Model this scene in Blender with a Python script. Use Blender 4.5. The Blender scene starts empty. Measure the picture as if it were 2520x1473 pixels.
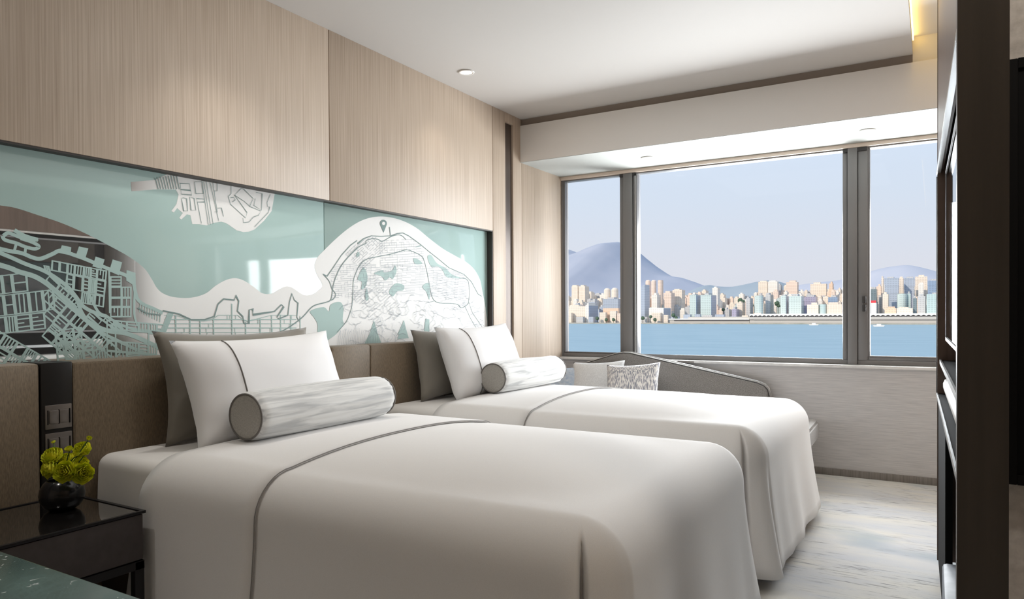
import bpy, bmesh, math, random
from mathutils import Vector, Matrix, noise, geometry
PI = math.pi
sc = bpy.context.scene
col = sc.collection
random.seed(7)

# ---------------------------------------------------------------- camera
F_PX, CY, YAW, PITCH, ROLL = 1746.53, 790.28, 0.53593, -0.009867, -0.0051648
CAM = Vector((2.6, 0.0, 1.0781))
FW = Vector((-math.sin(YAW)*math.cos(PITCH), math.cos(YAW)*math.cos(PITCH), math.sin(PITCH)))
R0 = Vector((math.cos(YAW), math.sin(YAW), 0)); U0 = R0.cross(FW)
RT = R0*math.cos(ROLL) + U0*math.sin(ROLL); UP = U0*math.cos(ROLL) - R0*math.sin(ROLL)
cd = bpy.data.cameras.new('camera'); cam = bpy.data.objects.new('camera', cd); col.objects.link(cam)
M = Matrix((RT, UP, -FW)).transposed().to_4x4(); M.translation = CAM; cam.matrix_world = M
cd.sensor_width = 36; cd.lens = F_PX/2520*36; cd.shift_y = (CY-736.5)/2520; cd.clip_end = 20000; cd.clip_start = .05
sc.camera = cam
def on(axis, val, u, v):                     # point of the photograph on a plane x=, y= or z=
    d = FW + RT*((u-1260)/F_PX) - UP*((v-CY)/F_PX)
    return CAM + d*((val-CAM[axis])/d[axis])

# ---------------------------------------------------------------- world, sun, large lights, exposure
vs = sc.view_settings; vs.view_transform = 'Standard'; vs.look = 'None'; vs.gamma = 1; vs.use_curve_mapping = False
vs.exposure = 0.0
def lin(c): return tuple((x/255/12.92 if x/255 <= .04045 else ((x/255+.055)/1.055)**2.4) for x in c)
w = bpy.data.worlds.new('sky'); sc.world = w; w.use_nodes = True
nt = w.node_tree; nt.nodes.clear()
tc = nt.nodes.new('ShaderNodeTexCoord'); sx = nt.nodes.new('ShaderNodeSeparateXYZ'); cr = nt.nodes.new('ShaderNodeValToRGB')
bg = nt.nodes.new('ShaderNodeBackground'); ow = nt.nodes.new('ShaderNodeOutputWorld')
nt.links.new(tc.outputs['Generated'], sx.inputs[0]); nt.links.new(sx.outputs[2], cr.inputs[0])
nt.links.new(cr.outputs[0], bg.inputs[0]); nt.links.new(bg.outputs[0], ow.inputs[0])
e = cr.color_ramp.elements
e[0].position = 0.0; e[0].color = (*lin((219, 222, 231)), 1)
e[1].position = 1.0; e[1].color = (*lin((180, 212, 250)), 1)
for p, c in ((.06, (222, 225, 236)), (.15, (216, 227, 243)), (.30, (212, 229, 253))):
    k = e.new(p); k.color = (*lin(c), 1)
bg.inputs[1].default_value = 1.0
def light(name, kind, loc, rot, energy, color=(1, 1, 1), parent=None, **kw):
    d = bpy.data.lights.new(name, kind); d.energy = energy; d.color = color
    for k_, v_ in kw.items(): setattr(d, k_, v_)
    o = bpy.data.objects.new(name, d); col.objects.link(o); o.location = loc; o.rotation_euler = rot
    if parent: o.parent = parent
    return o
# low warm sun behind the hotel, falling on the far shore
light('sun', 'SUN', (0, -50, 60), (math.radians(62), 0, math.radians(-28)), 3.0, (1.0, .86, .70), angle=.02)
# added area light outside the glass, strengthening the daylight through the window
light('window_fill_light', 'AREA', (1.85, 5.85, 1.32), (math.radians(-90), 0, 0), 172, (.95, .975, 1.0), shape='RECTANGLE', size=2.3, size_y=1.05)
# unseen fill lights added for room and entry; bedside downlights stand between
light('room_fill_light', 'AREA', (1.4, 2.25, 2.49), (0, 0, 0), 8, (1.0, .98, .95), shape='RECTANGLE', size=1.6, size_y=1.4)
for y_ in (.55, 1.95): light('bedside_downlight_beam', 'SPOT', (.42, y_, 2.47), (0, 0, 0), 27, (1, .96, .90), spot_size=math.radians(100), spot_blend=1.0, shadow_soft_size=.05)
light('entry_fill_spot', 'SPOT', (3.05, .85, 2.45), (math.radians(18), 0, 0), 30, (1.0, .92, .82), spot_size=math.radians(110), spot_blend=.7, shadow_soft_size=.06)  # unseen spot added to brighten the entry wall

# ---------------------------------------------------------------- material helpers
def mat(name, c, rough=.6, metal=0.0, spec=.5, coat=0.0, sheen=0.0, emit=None, es=0.0):
    m = bpy.data.materials.new(name); m.use_nodes = True
    b = m.node_tree.nodes['Principled BSDF']
    b.inputs['Base Color'].default_value = (*lin(c), 1); b.inputs['Roughness'].default_value = rough
    b.inputs['Metallic'].default_value = metal; b.inputs['Specular IOR Level'].default_value = spec
    b.inputs['Coat Weight'].default_value = coat; b.inputs['Coat Roughness'].default_value = .03
    if sheen: b.inputs['Sheen Weight'].default_value = sheen
    if emit: b.inputs['Emission Color'].default_value = (*lin(emit), 1); b.inputs['Emission Strength'].default_value = es
    return m
def N(m, t, **kw):
    n = m.node_tree.nodes.new(t)
    for k_, v_ in kw.items():
        if k_ in n.inputs: n.inputs[k_].default_value = v_
        else: setattr(n, k_, v_)
    return n
def L(m, a, b): m.node_tree.links.new(a, b)
def BS(m): return m.node_tree.nodes['Principled BSDF']
def noisy(m, scale, c1, c2, detail=4, lo=.3, hi=.7, bump=0.0, mscale=1.0, coord='Object', bdist=.002, rough=.55):
    t = N(m, 'ShaderNodeTexCoord'); mp = N(m, 'ShaderNodeMapping'); mp.inputs['Scale'].default_value = scale
    n = N(m, 'ShaderNodeTexNoise', Scale=mscale, Detail=detail, Roughness=rough); r = N(m, 'ShaderNodeValToRGB')
    L(m, t.outputs[coord], mp.inputs[0]); L(m, mp.outputs[0], n.inputs['Vector']); L(m, n.outputs[0], r.inputs[0])
    r.color_ramp.elements[0].position = lo; r.color_ramp.elements[1].position = hi
    r.color_ramp.elements[0].color = (*lin(c1), 1); r.color_ramp.elements[1].color = (*lin(c2), 1)
    L(m, r.outputs[0], BS(m).inputs['Base Color'])
    if bump:
        bp = N(m, 'ShaderNodeBump', Strength=bump, Distance=bdist); L(m, n.outputs[0], bp.inputs['Height']); L(m, bp.outputs[0], BS(m).inputs['Normal'])
    return m
MT = {}
MT['wood'] = noisy(mat('light_oak_veneer', (196, 172, 148), .5), (150, 150, 1.8), (172, 153, 134), (200, 183, 165), 5, .3, .7, .08, 1.0)
MT['white'] = mat('white_paint', (228, 225, 221), .7)
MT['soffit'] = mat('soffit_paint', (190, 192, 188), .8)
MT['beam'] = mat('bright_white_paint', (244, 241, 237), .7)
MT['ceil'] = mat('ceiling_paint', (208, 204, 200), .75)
MT['taupe'] = mat('painted_shade_taupe', (150, 138, 128), .8)  # grey-brown stands for the shade in the ceiling gap
MT['cream'] = mat('cream_wood_trim', (232, 216, 202), .5)
MT['alu'] = mat('bronze_grey_aluminium', (126, 124, 124), .4, .1)
MT['alu_dark'] = mat('dark_gasket', (58, 56, 56), .5)
MT['alu_light'] = mat('silver_edge', (205, 208, 210), .25, .8)
MT['wallpaper'] = noisy(mat('grey_grasscloth', (150, 148, 148), .8), (7, 7, 160), (198, 197, 198), (221, 219, 219), 4, .3, .7, .25)
MT['basebd'] = noisy(mat('ribbed_grey_baseboard', (120, 116, 112), .6), (160, 160, 6), (118, 112, 108), (146, 140, 135), 3, .3, .7, .2)
MT['marble'] = noisy(mat('white_marble', (232, 231, 230), .25), (6, 6, 6), (214, 213, 214), (240, 240, 240), 6, .35, .55)
MT['black_groove'] = mat('dark_reveal', (58, 52, 48), .5)
MT['bronze'] = noisy(mat('dark_bronze_strip', (84, 72, 66), .32, .5), (30, 30, 1), (76, 66, 60), (98, 86, 79), 3)
MT['headboard'] = noisy(mat('brown_woven_leather', (132, 116, 98), .6, sheen=.2), (340, 340, 60), (100, 86, 67), (132, 115, 93), 4, .3, .7, .2)
MT['black_gloss'] = mat('black_lacquer', (22, 20, 19), .4, 0, .4)
MT['switch'] = mat('grey_switch_metal', (128, 122, 118), .35, .6)
MT['sheet'] = mat('white_bed_sheet', (228, 225, 221), .85, sheen=.15)
MT['duvet'] = noisy(mat('white_duvet_cotton', (230, 228, 225), .8, sheen=.2), (700, 700, 700), (226, 223, 220), (233, 231, 229), 2)
MT['piping'] = mat('grey_piping', (112, 108, 104), .8)
MT['seam'] = mat('grey_seam', (142, 139, 136), .8)
MT['taupe_pillow'] = noisy(mat('taupe_pillowcase', (128, 122, 112), .8, sheen=.3), (4, 4, 4), (122, 116, 106), (134, 128, 118), 3)
MT['pillow'] = mat('white_pillowcase', (236, 235, 235), .8, sheen=.2)
MT['bolster_cap'] = noisy(mat('grey_linen', (170, 167, 160), .9), (200, 200, 200), (158, 154, 147), (182, 178, 171), 4, .3, .7, .2)
MT['base'] = mat('dark_bed_base', (62, 50, 42), .6)
MT['ns_front'] = noisy(mat('dark_grey_lacquer', (66, 60, 60), .35), (2, 30, 30), (62, 56, 56), (70, 64, 64), 3)
MT['ns_top'] = mat('black_glass_top', (26, 24, 23), .04, 0, .8, coat=1.0)
MT['black_metal'] = mat('black_metal', (34, 33, 36), .35, .5)
MT['vase'] = mat('black_ceramic', (22, 22, 25), .18, 0, .4)
MT['petal'] = noisy(mat('yellow_green_petals', (190, 200, 40), .55), (60, 60, 60), (206, 220, 40), (246, 238, 70), 3)
MT['stem'] = mat('green_stem', (66, 96, 48), .6)
MT['sofa'] = noisy(mat('grey_bouclé_fabric', (142, 138, 134), .9, sheen=.3), (260, 260, 260), (112, 108, 105), (170, 166, 162), 4, .35, .65, .3)
MT['cush_grey'] = noisy(mat('pale_grey_cushion_linen', (205, 205, 204), .9), (120, 120, 120), (216, 217, 218), (236, 237, 238), 3, .3, .7, .15)
MT['cush_blue'] = noisy(mat('pale_blue_cushion_fabric', (170, 186, 206), .9), (40, 40, 90), (172, 192, 216), (216, 224, 234), 4, .3, .7, .15)
MT['panel_dark'] = noisy(mat('dark_stained_veneer', (62, 56, 50), .4), (40, 40, 2), (56, 50, 45), (68, 61, 55), 4)
MT['panel_brown'] = noisy(mat('brown_stained_veneer', (96, 78, 68), .35), (40, 40, 2), (86, 70, 61), (104, 85, 75), 4)
MT['screen'] = mat('black_screen_glass', (10, 10, 12), .02, 0, .7)
MT['black'] = mat('matt_black', (16, 16, 17), .8, 0, .12)
MT['bar_white'] = mat('white_plastic', (226, 224, 220), .4)
MT['stool'] = noisy(mat('blue_grey_leather', (150, 158, 168), .5), (20, 20, 20), (140, 148, 158), (160, 168, 178), 3)
MT['lens'] = mat('lamp_lens', (255, 250, 240), .3, emit=(255, 250, 240), es=2.2)
MT['ring'] = mat('white_lamp_ring', (235, 232, 228), .4)
MT['rug_wall'] = noisy(mat('pale_grey_wallcovering', (190, 185, 180), .8), (50, 50, 50), (176, 171, 166), (204, 199, 194), 4, .3, .7, .3)

def pattern_bolster(name, thresh):           # pale stripes running along the roll
    m = mat(name, (220, 220, 218), .85, sheen=.2)
    t = N(m, 'ShaderNodeTexCoord'); mp = N(m, 'ShaderNodeMapping'); mp.inputs['Scale'].default_value = (46, 3.2, 46)
    n = N(m, 'ShaderNodeTexNoise', Scale=1.0, Detail=3.0, Distortion=.6); r = N(m, 'ShaderNodeValToRGB')
    L(m, t.outputs['Object'], mp.inputs[0]); L(m, mp.outputs[0], n.inputs['Vector']); L(m, n.outputs[0], r.inputs[0])
    e_ = r.color_ramp.elements; e_[0].position = .36; e_[0].color = (*lin((184, 185, 185)), 1); e_[1].position = thresh; e_[1].color = (*lin((226, 226, 224)), 1)
    L(m, r.outputs[0], BS(m).inputs['Base Color']); return m
MT['bolster'] = pattern_bolster('white_grey_bolster_weave', .56)
MT['bolster2'] = pattern_bolster('pale_bolster_weave', .50)
def pattern_cushion():                       # slanting grey dashes on off-white
    m = mat('dashed_cushion_fabric', (220, 216, 210), .9)
    t = N(m, 'ShaderNodeTexCoord'); mp = N(m, 'ShaderNodeMapping'); mp.inputs['Scale'].default_value = (190, 190, 30); mp.inputs['Rotation'].default_value = (0, math.radians(20), 0)
    n = N(m, 'ShaderNodeTexNoise', Scale=1.0, Detail=1.0); r = N(m, 'ShaderNodeValToRGB')
    L(m, t.outputs['Object'], mp.inputs[0]); L(m, mp.outputs[0], n.inputs['Vector']); L(m, n.outputs[0], r.inputs[0])
    e_ = r.color_ramp.elements; e_[0].position = .46; e_[0].color = (*lin((150, 151, 160)), 1); e_[1].position = .54; e_[1].color = (*lin((240, 236, 232)), 1)
    L(m, r.outputs[0], BS(m).inputs['Base Color']); return m
MT['cush_dash'] = pattern_cushion()
def carpet():
    m = mat('streaked_white_carpet', (214, 211, 208), .95, spec=.1, sheen=.2)
    t = N(m, 'ShaderNodeTexCoord')
    def nz(scale, rot, det, lo, hi, c1, c2):
        mp = N(m, 'ShaderNodeMapping'); mp.inputs['Scale'].default_value = scale; mp.inputs['Rotation'].default_value = (0, 0, rot)
        n = N(m, 'ShaderNodeTexNoise', Scale=1.0, Detail=det, Roughness=.65); r = N(m, 'ShaderNodeValToRGB')
        L(m, t.outputs['Object'], mp.inputs[0]); L(m, mp.outputs[0], n.inputs['Vector']); L(m, n.outputs[0], r.inputs[0])
        r.color_ramp.elements[0].position = lo; r.color_ramp.elements[1].position = hi
        r.color_ramp.elements[0].color = (*lin(c1), 1); r.color_ramp.elements[1].color = (*lin(c2), 1); return r
    a = nz((1.3, 4, 1), .12, 3, .35, .6, (206, 208, 212), (224, 221, 214))
    s = nz((7, 70, 1), .12, 8, .34, .46, (104, 104, 110), (255, 255, 255))
    k = nz((1.2, 2.6, 1), .1, 3, .42, .58, (0, 0, 0), (255, 255, 255))
    b = nz((1.0, 1.4, 1), .3, 2, .60, .72, (255, 255, 255), (168, 194, 212))
    m1 = N(m, 'ShaderNodeMix', data_type='RGBA', blend_type='MULTIPLY'); L(m, k.outputs[0], m1.inputs[0]); L(m, a.outputs[0], m1.inputs[6]); L(m, s.outputs[0], m1.inputs[7])
    m2 = N(m, 'ShaderNodeMix', data_type='RGBA', blend_type='MULTIPLY'); m2.inputs[0].default_value = .8; L(m, m1.outputs[2], m2.inputs[6]); L(m, b.outputs[0], m2.inputs[7])
    L(m, m2.outputs[2], BS(m).inputs['Base Color'])
    n = N(m, 'ShaderNodeTexNoise', Scale=260.0, Detail=2.0); bp = N(m, 'ShaderNodeBump', Strength=.35, Distance=.004)
    L(m, t.outputs['Object'], n.inputs['Vector']); L(m, n.outputs[0], bp.inputs['Height']); L(m, bp.outputs[0], BS(m).inputs['Normal'])
    return m
MT['carpet'] = carpet()
def greenstone():
    m = noisy(mat('green_stone', (60, 86, 80), .22, coat=.1), (9, 9, 9), (42, 64, 60), (78, 104, 96), 8, .3, .7)
    t = N(m, 'ShaderNodeTexCoord'); n = N(m, 'ShaderNodeTexNoise', Scale=42.0, Detail=3.0, Distortion=1.5); r = N(m, 'ShaderNodeValToRGB')
    L(m, t.outputs['Object'], n.inputs['Vector']); L(m, n.outputs[0], r.inputs[0])
    r.color_ramp.elements[0].position = .655; r.color_ramp.elements[1].position = .70
    mx = N(m, 'ShaderNodeMix', data_type='RGBA'); src = BS(m).inputs['Base Color'].links[0].from_socket
    L(m, r.outputs[0], mx.inputs[0]); L(m, src, mx.inputs[6]); mx.inputs[7].default_value = (*lin((196, 200, 196)), 1)
    L(m, mx.outputs[2], BS(m).inputs['Base Color']); return m
MT['greenstone'] = greenstone()
def glass_pane():
    m = bpy.data.materials.new('clear_window_glass'); m.use_nodes = True; t = m.node_tree; t.nodes.clear()
    o = t.nodes.new('ShaderNodeOutputMaterial'); mx = t.nodes.new('ShaderNodeMixShader'); tr = t.nodes.new('ShaderNodeBsdfTransparent'); g = t.nodes.new('ShaderNodeBsdfGlossy')
    tr.inputs[0].default_value = (.995, 1, .998, 1); g.inputs['Roughness'].default_value = 0.0
    fr = t.nodes.new('ShaderNodeFresnel'); fr.inputs[0].default_value = 1.16
    t.links.new(fr.outputs[0], mx.inputs[0]); t.links.new(tr.outputs[0], mx.inputs[1]); t.links.new(g.outputs[0], mx.inputs[2]); t.links.new(mx.outputs[0], o.inputs[0])
    return m
MT['glass'] = glass_pane()
MT['mint'] = mat('mint_back_painted_glass', (172, 196, 192), .06, 0, .26)
MT['mint_print'] = mat('mint_print', (176, 200, 196), .4, 0, .06)
MT['grey_print'] = mat('grey_line_print', (134, 154, 152), .5, 0, .06)
MT['dark_print'] = mat('slate_line_print', (96, 124, 124), .2, 0, .5)
def land():                                   # silvered on the left; white to the right paints in the bright reflection
    m = bpy.data.materials.new('silvered_land_print_painted_glare'); m.use_nodes = True; b = BS(m); t = m.node_tree
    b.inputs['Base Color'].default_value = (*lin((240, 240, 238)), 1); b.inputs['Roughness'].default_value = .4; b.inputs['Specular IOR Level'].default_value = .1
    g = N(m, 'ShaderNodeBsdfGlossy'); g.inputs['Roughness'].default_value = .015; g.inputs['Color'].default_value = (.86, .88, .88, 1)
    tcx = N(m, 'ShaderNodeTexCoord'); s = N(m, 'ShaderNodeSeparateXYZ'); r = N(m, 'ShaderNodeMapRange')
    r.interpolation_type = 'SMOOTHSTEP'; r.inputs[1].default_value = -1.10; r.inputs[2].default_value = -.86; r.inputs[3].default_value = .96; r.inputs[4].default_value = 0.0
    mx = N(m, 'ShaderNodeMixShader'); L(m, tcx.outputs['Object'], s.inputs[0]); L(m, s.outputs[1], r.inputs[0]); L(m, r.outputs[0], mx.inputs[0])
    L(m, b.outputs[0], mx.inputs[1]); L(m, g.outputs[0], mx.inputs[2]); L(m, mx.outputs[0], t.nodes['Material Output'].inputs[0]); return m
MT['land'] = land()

# ---------------------------------------------------------------- mesh helpers
def add_box(bm, x0, x1, y0, y1, z0, z1, bev=0.0, seg=2):
    r = bmesh.ops.create_cube(bm, size=1.0)
    for v in r['verts']: v.co = Vector(((x0+x1)/2 + v.co.x*(x1-x0), (y0+y1)/2 + v.co.y*(y1-y0), (z0+z1)/2 + v.co.z*(z1-z0)))
    if bev:
        es = list({ed for v in r['verts'] for ed in v.link_edges})
        bmesh.ops.bevel(bm, geom=es, offset=bev, segments=seg, affect='EDGES', profile=.5)
def smooth(bm, ang=None):
    for f in bm.faces: f.smooth = True
    if ang:
        bm.normal_update()
        for ed in bm.edges:
            if len(ed.link_faces) == 2 and ed.calc_face_angle(0) > math.radians(ang): ed.smooth = False
def obj(name, bm, m, parent=None, loc=None, ang=None):
    if ang: smooth(bm, ang)
    me = bpy.data.meshes.new(name); bm.normal_update(); bm.to_mesh(me); bm.free()
    me.materials.append(MT[m] if isinstance(m, str) else m)
    o = bpy.data.objects.new(name, me); col.objects.link(o)
    if parent: o.parent = parent
    if loc: o.location = loc
    return o
def box(name, x0, x1, y0, y1, z0, z1, m, parent=None, bev=0.0, off=None):
    bm = bmesh.new()
    if off: x0, x1, y0, y1, z0, z1 = x0-off[0], x1-off[0], y0-off[1], y1-off[1], z0-off[2], z1-off[2]
    add_box(bm, x0, x1, y0, y1, z0, z1, bev); return obj(name, bm, m, parent, ang=40 if bev else None)
def struct(o): o['kind'] = 'structure'; return o
def tag(o, label, cat, group=None):
    o['label'] = label; o['category'] = cat
    if group: o['group'] = group
    return o
def thing(name, label, cat, loc=(0, 0, 0), group=None, rz=0.0):
    o = bpy.data.objects.new(name, None); col.objects.link(o); o.location = loc; o.rotation_euler = (0, 0, rz); o.empty_display_size = .1
    return tag(o, label, cat, group)
def tube(bm, pts, r, n=8, closed=False):
    pts = [Vector(p) for p in pts]; rings = []; K = len(pts); up = None
    for i, p in enumerate(pts):
        a = pts[i-1] if (i or closed) else p; b = pts[(i+1) % K] if (i < K-1 or closed) else p
        t = (b-a).normalized()
        if up is None: up = Vector((0, 0, 1)) if abs(t.z) < .9 else Vector((1, 0, 0))
        s = t.cross(up).normalized(); up = s.cross(t).normalized()
        rr = r[i] if isinstance(r, (list, tuple)) else r
        rings.append([bm.verts.new(p + s*math.cos(2*PI*j/n)*rr + up*math.sin(2*PI*j/n)*rr) for j in range(n)])
    for i in range(K if closed else K-1):
        A, B = rings[i], rings[(i+1) % K]
        for j in range(n): bm.faces.new((A[j], A[(j+1) % n], B[(j+1) % n], B[j])).smooth = True
    if not closed: bm.faces.new(rings[0][::-1]); bm.faces.new(rings[-1])
def lathe(bm, prof, n=32, c=(0, 0, 0)):
    rings = []
    for r, z in prof: rings.append([bm.verts.new((c[0]+r*math.cos(2*PI*j/n), c[1]+r*math.sin(2*PI*j/n), c[2]+z)) for j in range(n)])
    for A, B in zip(rings, rings[1:]):
        for j in range(n): bm.faces.new((A[j], A[(j+1) % n], B[(j+1) % n], B[j])).smooth = True
    bm.faces.new(rings[0][::-1]); bm.faces.new(rings[-1])
def prism(bm, poly, h0, h1, fn):                # closed prism; fn(a, b, h) gives a point
    lo = [bm.verts.new(fn(a, b, h0)) for a, b in poly]; hi = [bm.verts.new(fn(a, b, h1)) for a, b in poly]
    bm.faces.new(lo[::-1]); bm.faces.new(hi); K = len(poly)
    for i in range(K): bm.faces.new((lo[i], lo[(i+1) % K], hi[(i+1) % K], hi[i]))
    bmesh.ops.recalc_face_normals(bm, faces=bm.faces)
def grid(bm, P):                                # P[i][j] points
    V = [[bm.verts.new(p) for p in row] for row in P]
    for i in range(len(V)-1):
        for j in range(len(V[0])-1): bm.faces.new((V[i][j], V[i+1][j], V[i+1][j+1], V[i][j+1])).smooth = True
    return V
def sstep(a, b, x):
    t = max(0, min(1, (x-a)/(b-a))); return t*t*(3-2*t)

# ================================================================ THE ROOM
ZC, XR, YB, YW = 2.505, 3.40, -1.8, 5.162
struct(box('floor', -.2, XR, YB, 5.3, -.06, 0, 'carpet'))
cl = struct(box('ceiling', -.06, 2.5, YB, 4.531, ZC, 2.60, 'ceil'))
struct(box('ceiling_cove', -.06, XR, YB, 5.3, 2.60, 2.68, 'white'))
struct(box('wall_back', -.2, XR, YB-.1, YB, 0, 2.6, 'wood'))
wr = struct(box('wall_right', XR, XR+.1, YB-.1, 5.3, 0, 2.6, 'wood'))
struct(box('wall_entry', 2.70, XR, 1.62, 1.70, 0, 2.6, 'rug_wall'))
struct(box('trim_column', 2.629, 2.6905, 1.2, 1.25, 0, 2.6, 'panel_dark'))
# headboard wall: backing and oak panels
wl = struct(box('wall_left', -.2, -.056, YB, 5.3, 0, 2.6, 'black_groove'))
for (a, b, z0, z1) in ((YB, .55, 1.653, ZC), (.554, 2.595, 1.653, ZC), (2.6, 4.127, 1.653, ZC), (4.132, 4.297, 0, ZC), (4.404, 4.527, 0, ZC), (4.297, 4.404, 2.437, ZC), (4.531, 5.30, 0, ZC)):
    box('wood_panel', -.056, 0, a, b, z0, z1, 'wood', wl, .0015)
o = box('inset_strip', -.056, -.014, 4.298, 4.403, 0, 2.436, 'bronze', wl); o['label'] = 'dark bronze vertical strip between oak panels'
box('reveal', -.052, -.004, YB, 4.131, 1.646, 1.6528, 'black_groove', wl)
box('reveal', -.052, -.004, 4.124, 4.1318, .93, 1.646, 'black_groove', wl)
# window wall
ww = struct(box('wall_window', -.06, XR, 5.134, 5.36, 0, .715, 'wallpaper'))
struct(box('baseboard_window', 0, XR, 5.122, 5.134, 0, .046, 'basebd', bev=.003))
struct(box('wall_window_head', -.06, XR, 5.17, 5.36, 2.188, 2.6, 'white'))
struct(box('wall_window_pier', 3.27, XR, 5.165, 5.36, .715, 2.19, 'white'))
s_ = struct(box('window_sill', 0.0, XR, 5.112, 5.36, .715, .735, 'marble', bev=.004))
struct(box('trim_window_head', 0.0, XR, 5.155, 5.26, 2.160, 2.186, 'cream', bev=.002))
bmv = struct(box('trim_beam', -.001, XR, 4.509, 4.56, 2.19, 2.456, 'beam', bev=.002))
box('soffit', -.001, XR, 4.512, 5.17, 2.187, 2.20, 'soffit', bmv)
struct(box('trim_shadow_gap', -.001, 2.5, 4.531, 4.56, 2.456, 2.60, 'taupe')); struct(box('trim_cove_end', 2.5, XR, 4.531, 4.56, 2.456, 2.60, 'white'))  # taupe puts the gap's shade into its colour; cove end left white

win = struct(thing('window_1', '', '')); del win['category']; del win['label']
bm = bmesh.new(); add_box(bm, .0, 3.27, 5.175, 5.25, .735, .766, .004); add_box(bm, .0, 3.27, 5.175, 5.25, 2.15, 2.187, .003); obj('window_frame', bm, 'alu', win, ang=40)
box('jamb', .0, .016, 5.172, 5.25, .735, 2.187, 'alu', win); box('jamb', 3.23, 3.27, 5.172, 5.25, .735, 2.187, 'alu', win)
for (x0, xa, xb, x1) in ((.504, .536, .612, .646), (2.081, 2.112, 2.170, 2.231)):
    mu = box('mullion', xa, xb, 5.160, 5.25, .735, 2.159, 'alu', win, .004)
    box('stile', x0, xa-.003, 5.178, 5.25, .766, 2.155, 'alu', mu, .004); box('stile', xb+.003, x1, 5.172, 5.25, .766, 2.155, 'alu', mu, .004)
    box('gasket', xa-.003, xa, 5.176, 5.24, .74, 2.155, 'alu_dark', mu); box('gasket', xb, xb+.003, 5.17, 5.24, .74, 2.155, 'alu_dark', mu)
    box('shadow_cap', x0+.004, x1-.004, 5.164, 5.24, 2.135, 2.159, 'alu_dark', mu)
box('bead', .632, .638, 5.164, 5.172, .766, 2.15, 'alu_light', win)
for (x0, x1, z0) in ((.016, .504, .772), (.646, 2.081, .766), (2.231, 3.23, .792)):
    if x1-x0 < 1.2:
        bm = bmesh.new(); add_box(bm, x0, x1, 5.182, 5.24, .7665, z0, .003); add_box(bm, x0, x0+.012, 5.182, 5.24, z0, 2.15); obj('sash', bm, 'alu', win, ang=40)
        box('bead', x0+.012, x1, 5.178, 5.186, z0-.002, z0+.004, 'alu', win)
    else: box('bead', x0, x1, 5.178, 5.186, z0-.002, z0+.004, 'alu', win)
    box('pane', x0+.001, x1-.001, 5.215, 5.221, z0-.004, 2.152, 'glass', win)
for z in (1.14, 1.085): box('latch', 2.2, 2.222, 5.150, 5.172, z, z+.045, 'alu_dark', win, .003)
tag(box('sill_handle', .98, 1.10, 5.106, 5.118, .716, .732, 'switch', bev=.003), 'small grey metal plate let into the white sill above the sofa', 'plate')

# downlights
def downlight(label, x, y, z, e):
    t = thing('downlight', label, 'ceiling light', (x, y, z), 'recessed downlights')
    bm = bmesh.new(); lathe(bm, [(.036, .0), (.046, 0), (.048, -.003), (.046, -.006), (.036, -.006), (.034, -.002)], 28); obj('ring', bm, 'ring', t)
    bm = bmesh.new(); lathe(bm, [(.001, -.0045), (.034, -.0045), (.034, -.001), (.001, -.001)], 24); obj('lens', bm, 'lens', t)
    light('downlight_beam', 'SPOT', (0, 0, -.03), (0, 0, 0), e, (1, .93, .83), t, spot_size=math.radians(95), spot_blend=.8, shadow_soft_size=.04)
downlight('round white downlight in the main ceiling above the far bed', .236, 3.47, ZC, 5)
downlight('round white downlight in the window soffit above the sofa cushions', .854, 4.841, 2.187, 4)
downlight('round white downlight in the window soffit near the dark unit', 2.254, 4.833, 2.187, 4)

# ================================================================ HEADBOARD
hb = thing('headboard', 'long brown leather headboard behind both beds', 'headboard', (0, 0, 0))
for a, b in ((.2, .72), (.723, 1.2095), (1.3105, 1.93), (1.933, 2.522), (2.525, 2.8), (2.803, 3.45), (3.453, 4.124)):
    box('leather_panel', -.038, .08, a, b, 0.0, .925, 'headboard', hb, .012)
pn = box('switch_panel', -.038, .082, 1.2105, 1.3095, 0.0, .926, 'black_gloss', hb, .003); pn['label'] = 'glossy black switch panel'
def switch(z0, z1, label):
    t = thing('light_switch', label, 'switch', (.082, 1.262, (z0+z1)/2), 'bedside switches')
    h = (z1-z0)/2
    box('plate', .0, .006, -.042, .042, -h, h, 'switch', t, .002)
    for s in (-1, 1):
        r = box('rocker', .006, .010, s*.016-.0145, s*.016+.0145, -h*.55, h*.55, 'switch', t, .0015)
    for y in (-.0345, 0, .0345): box('slot', .006, .0075, y-.0014, y+.0014, -h*.6, h*.6, 'black', t)
switch(.705, .785, 'upper grey metal double switch on the black panel'); switch(.612, .692, 'lower grey metal double switch behind the yellow flowers')

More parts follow.
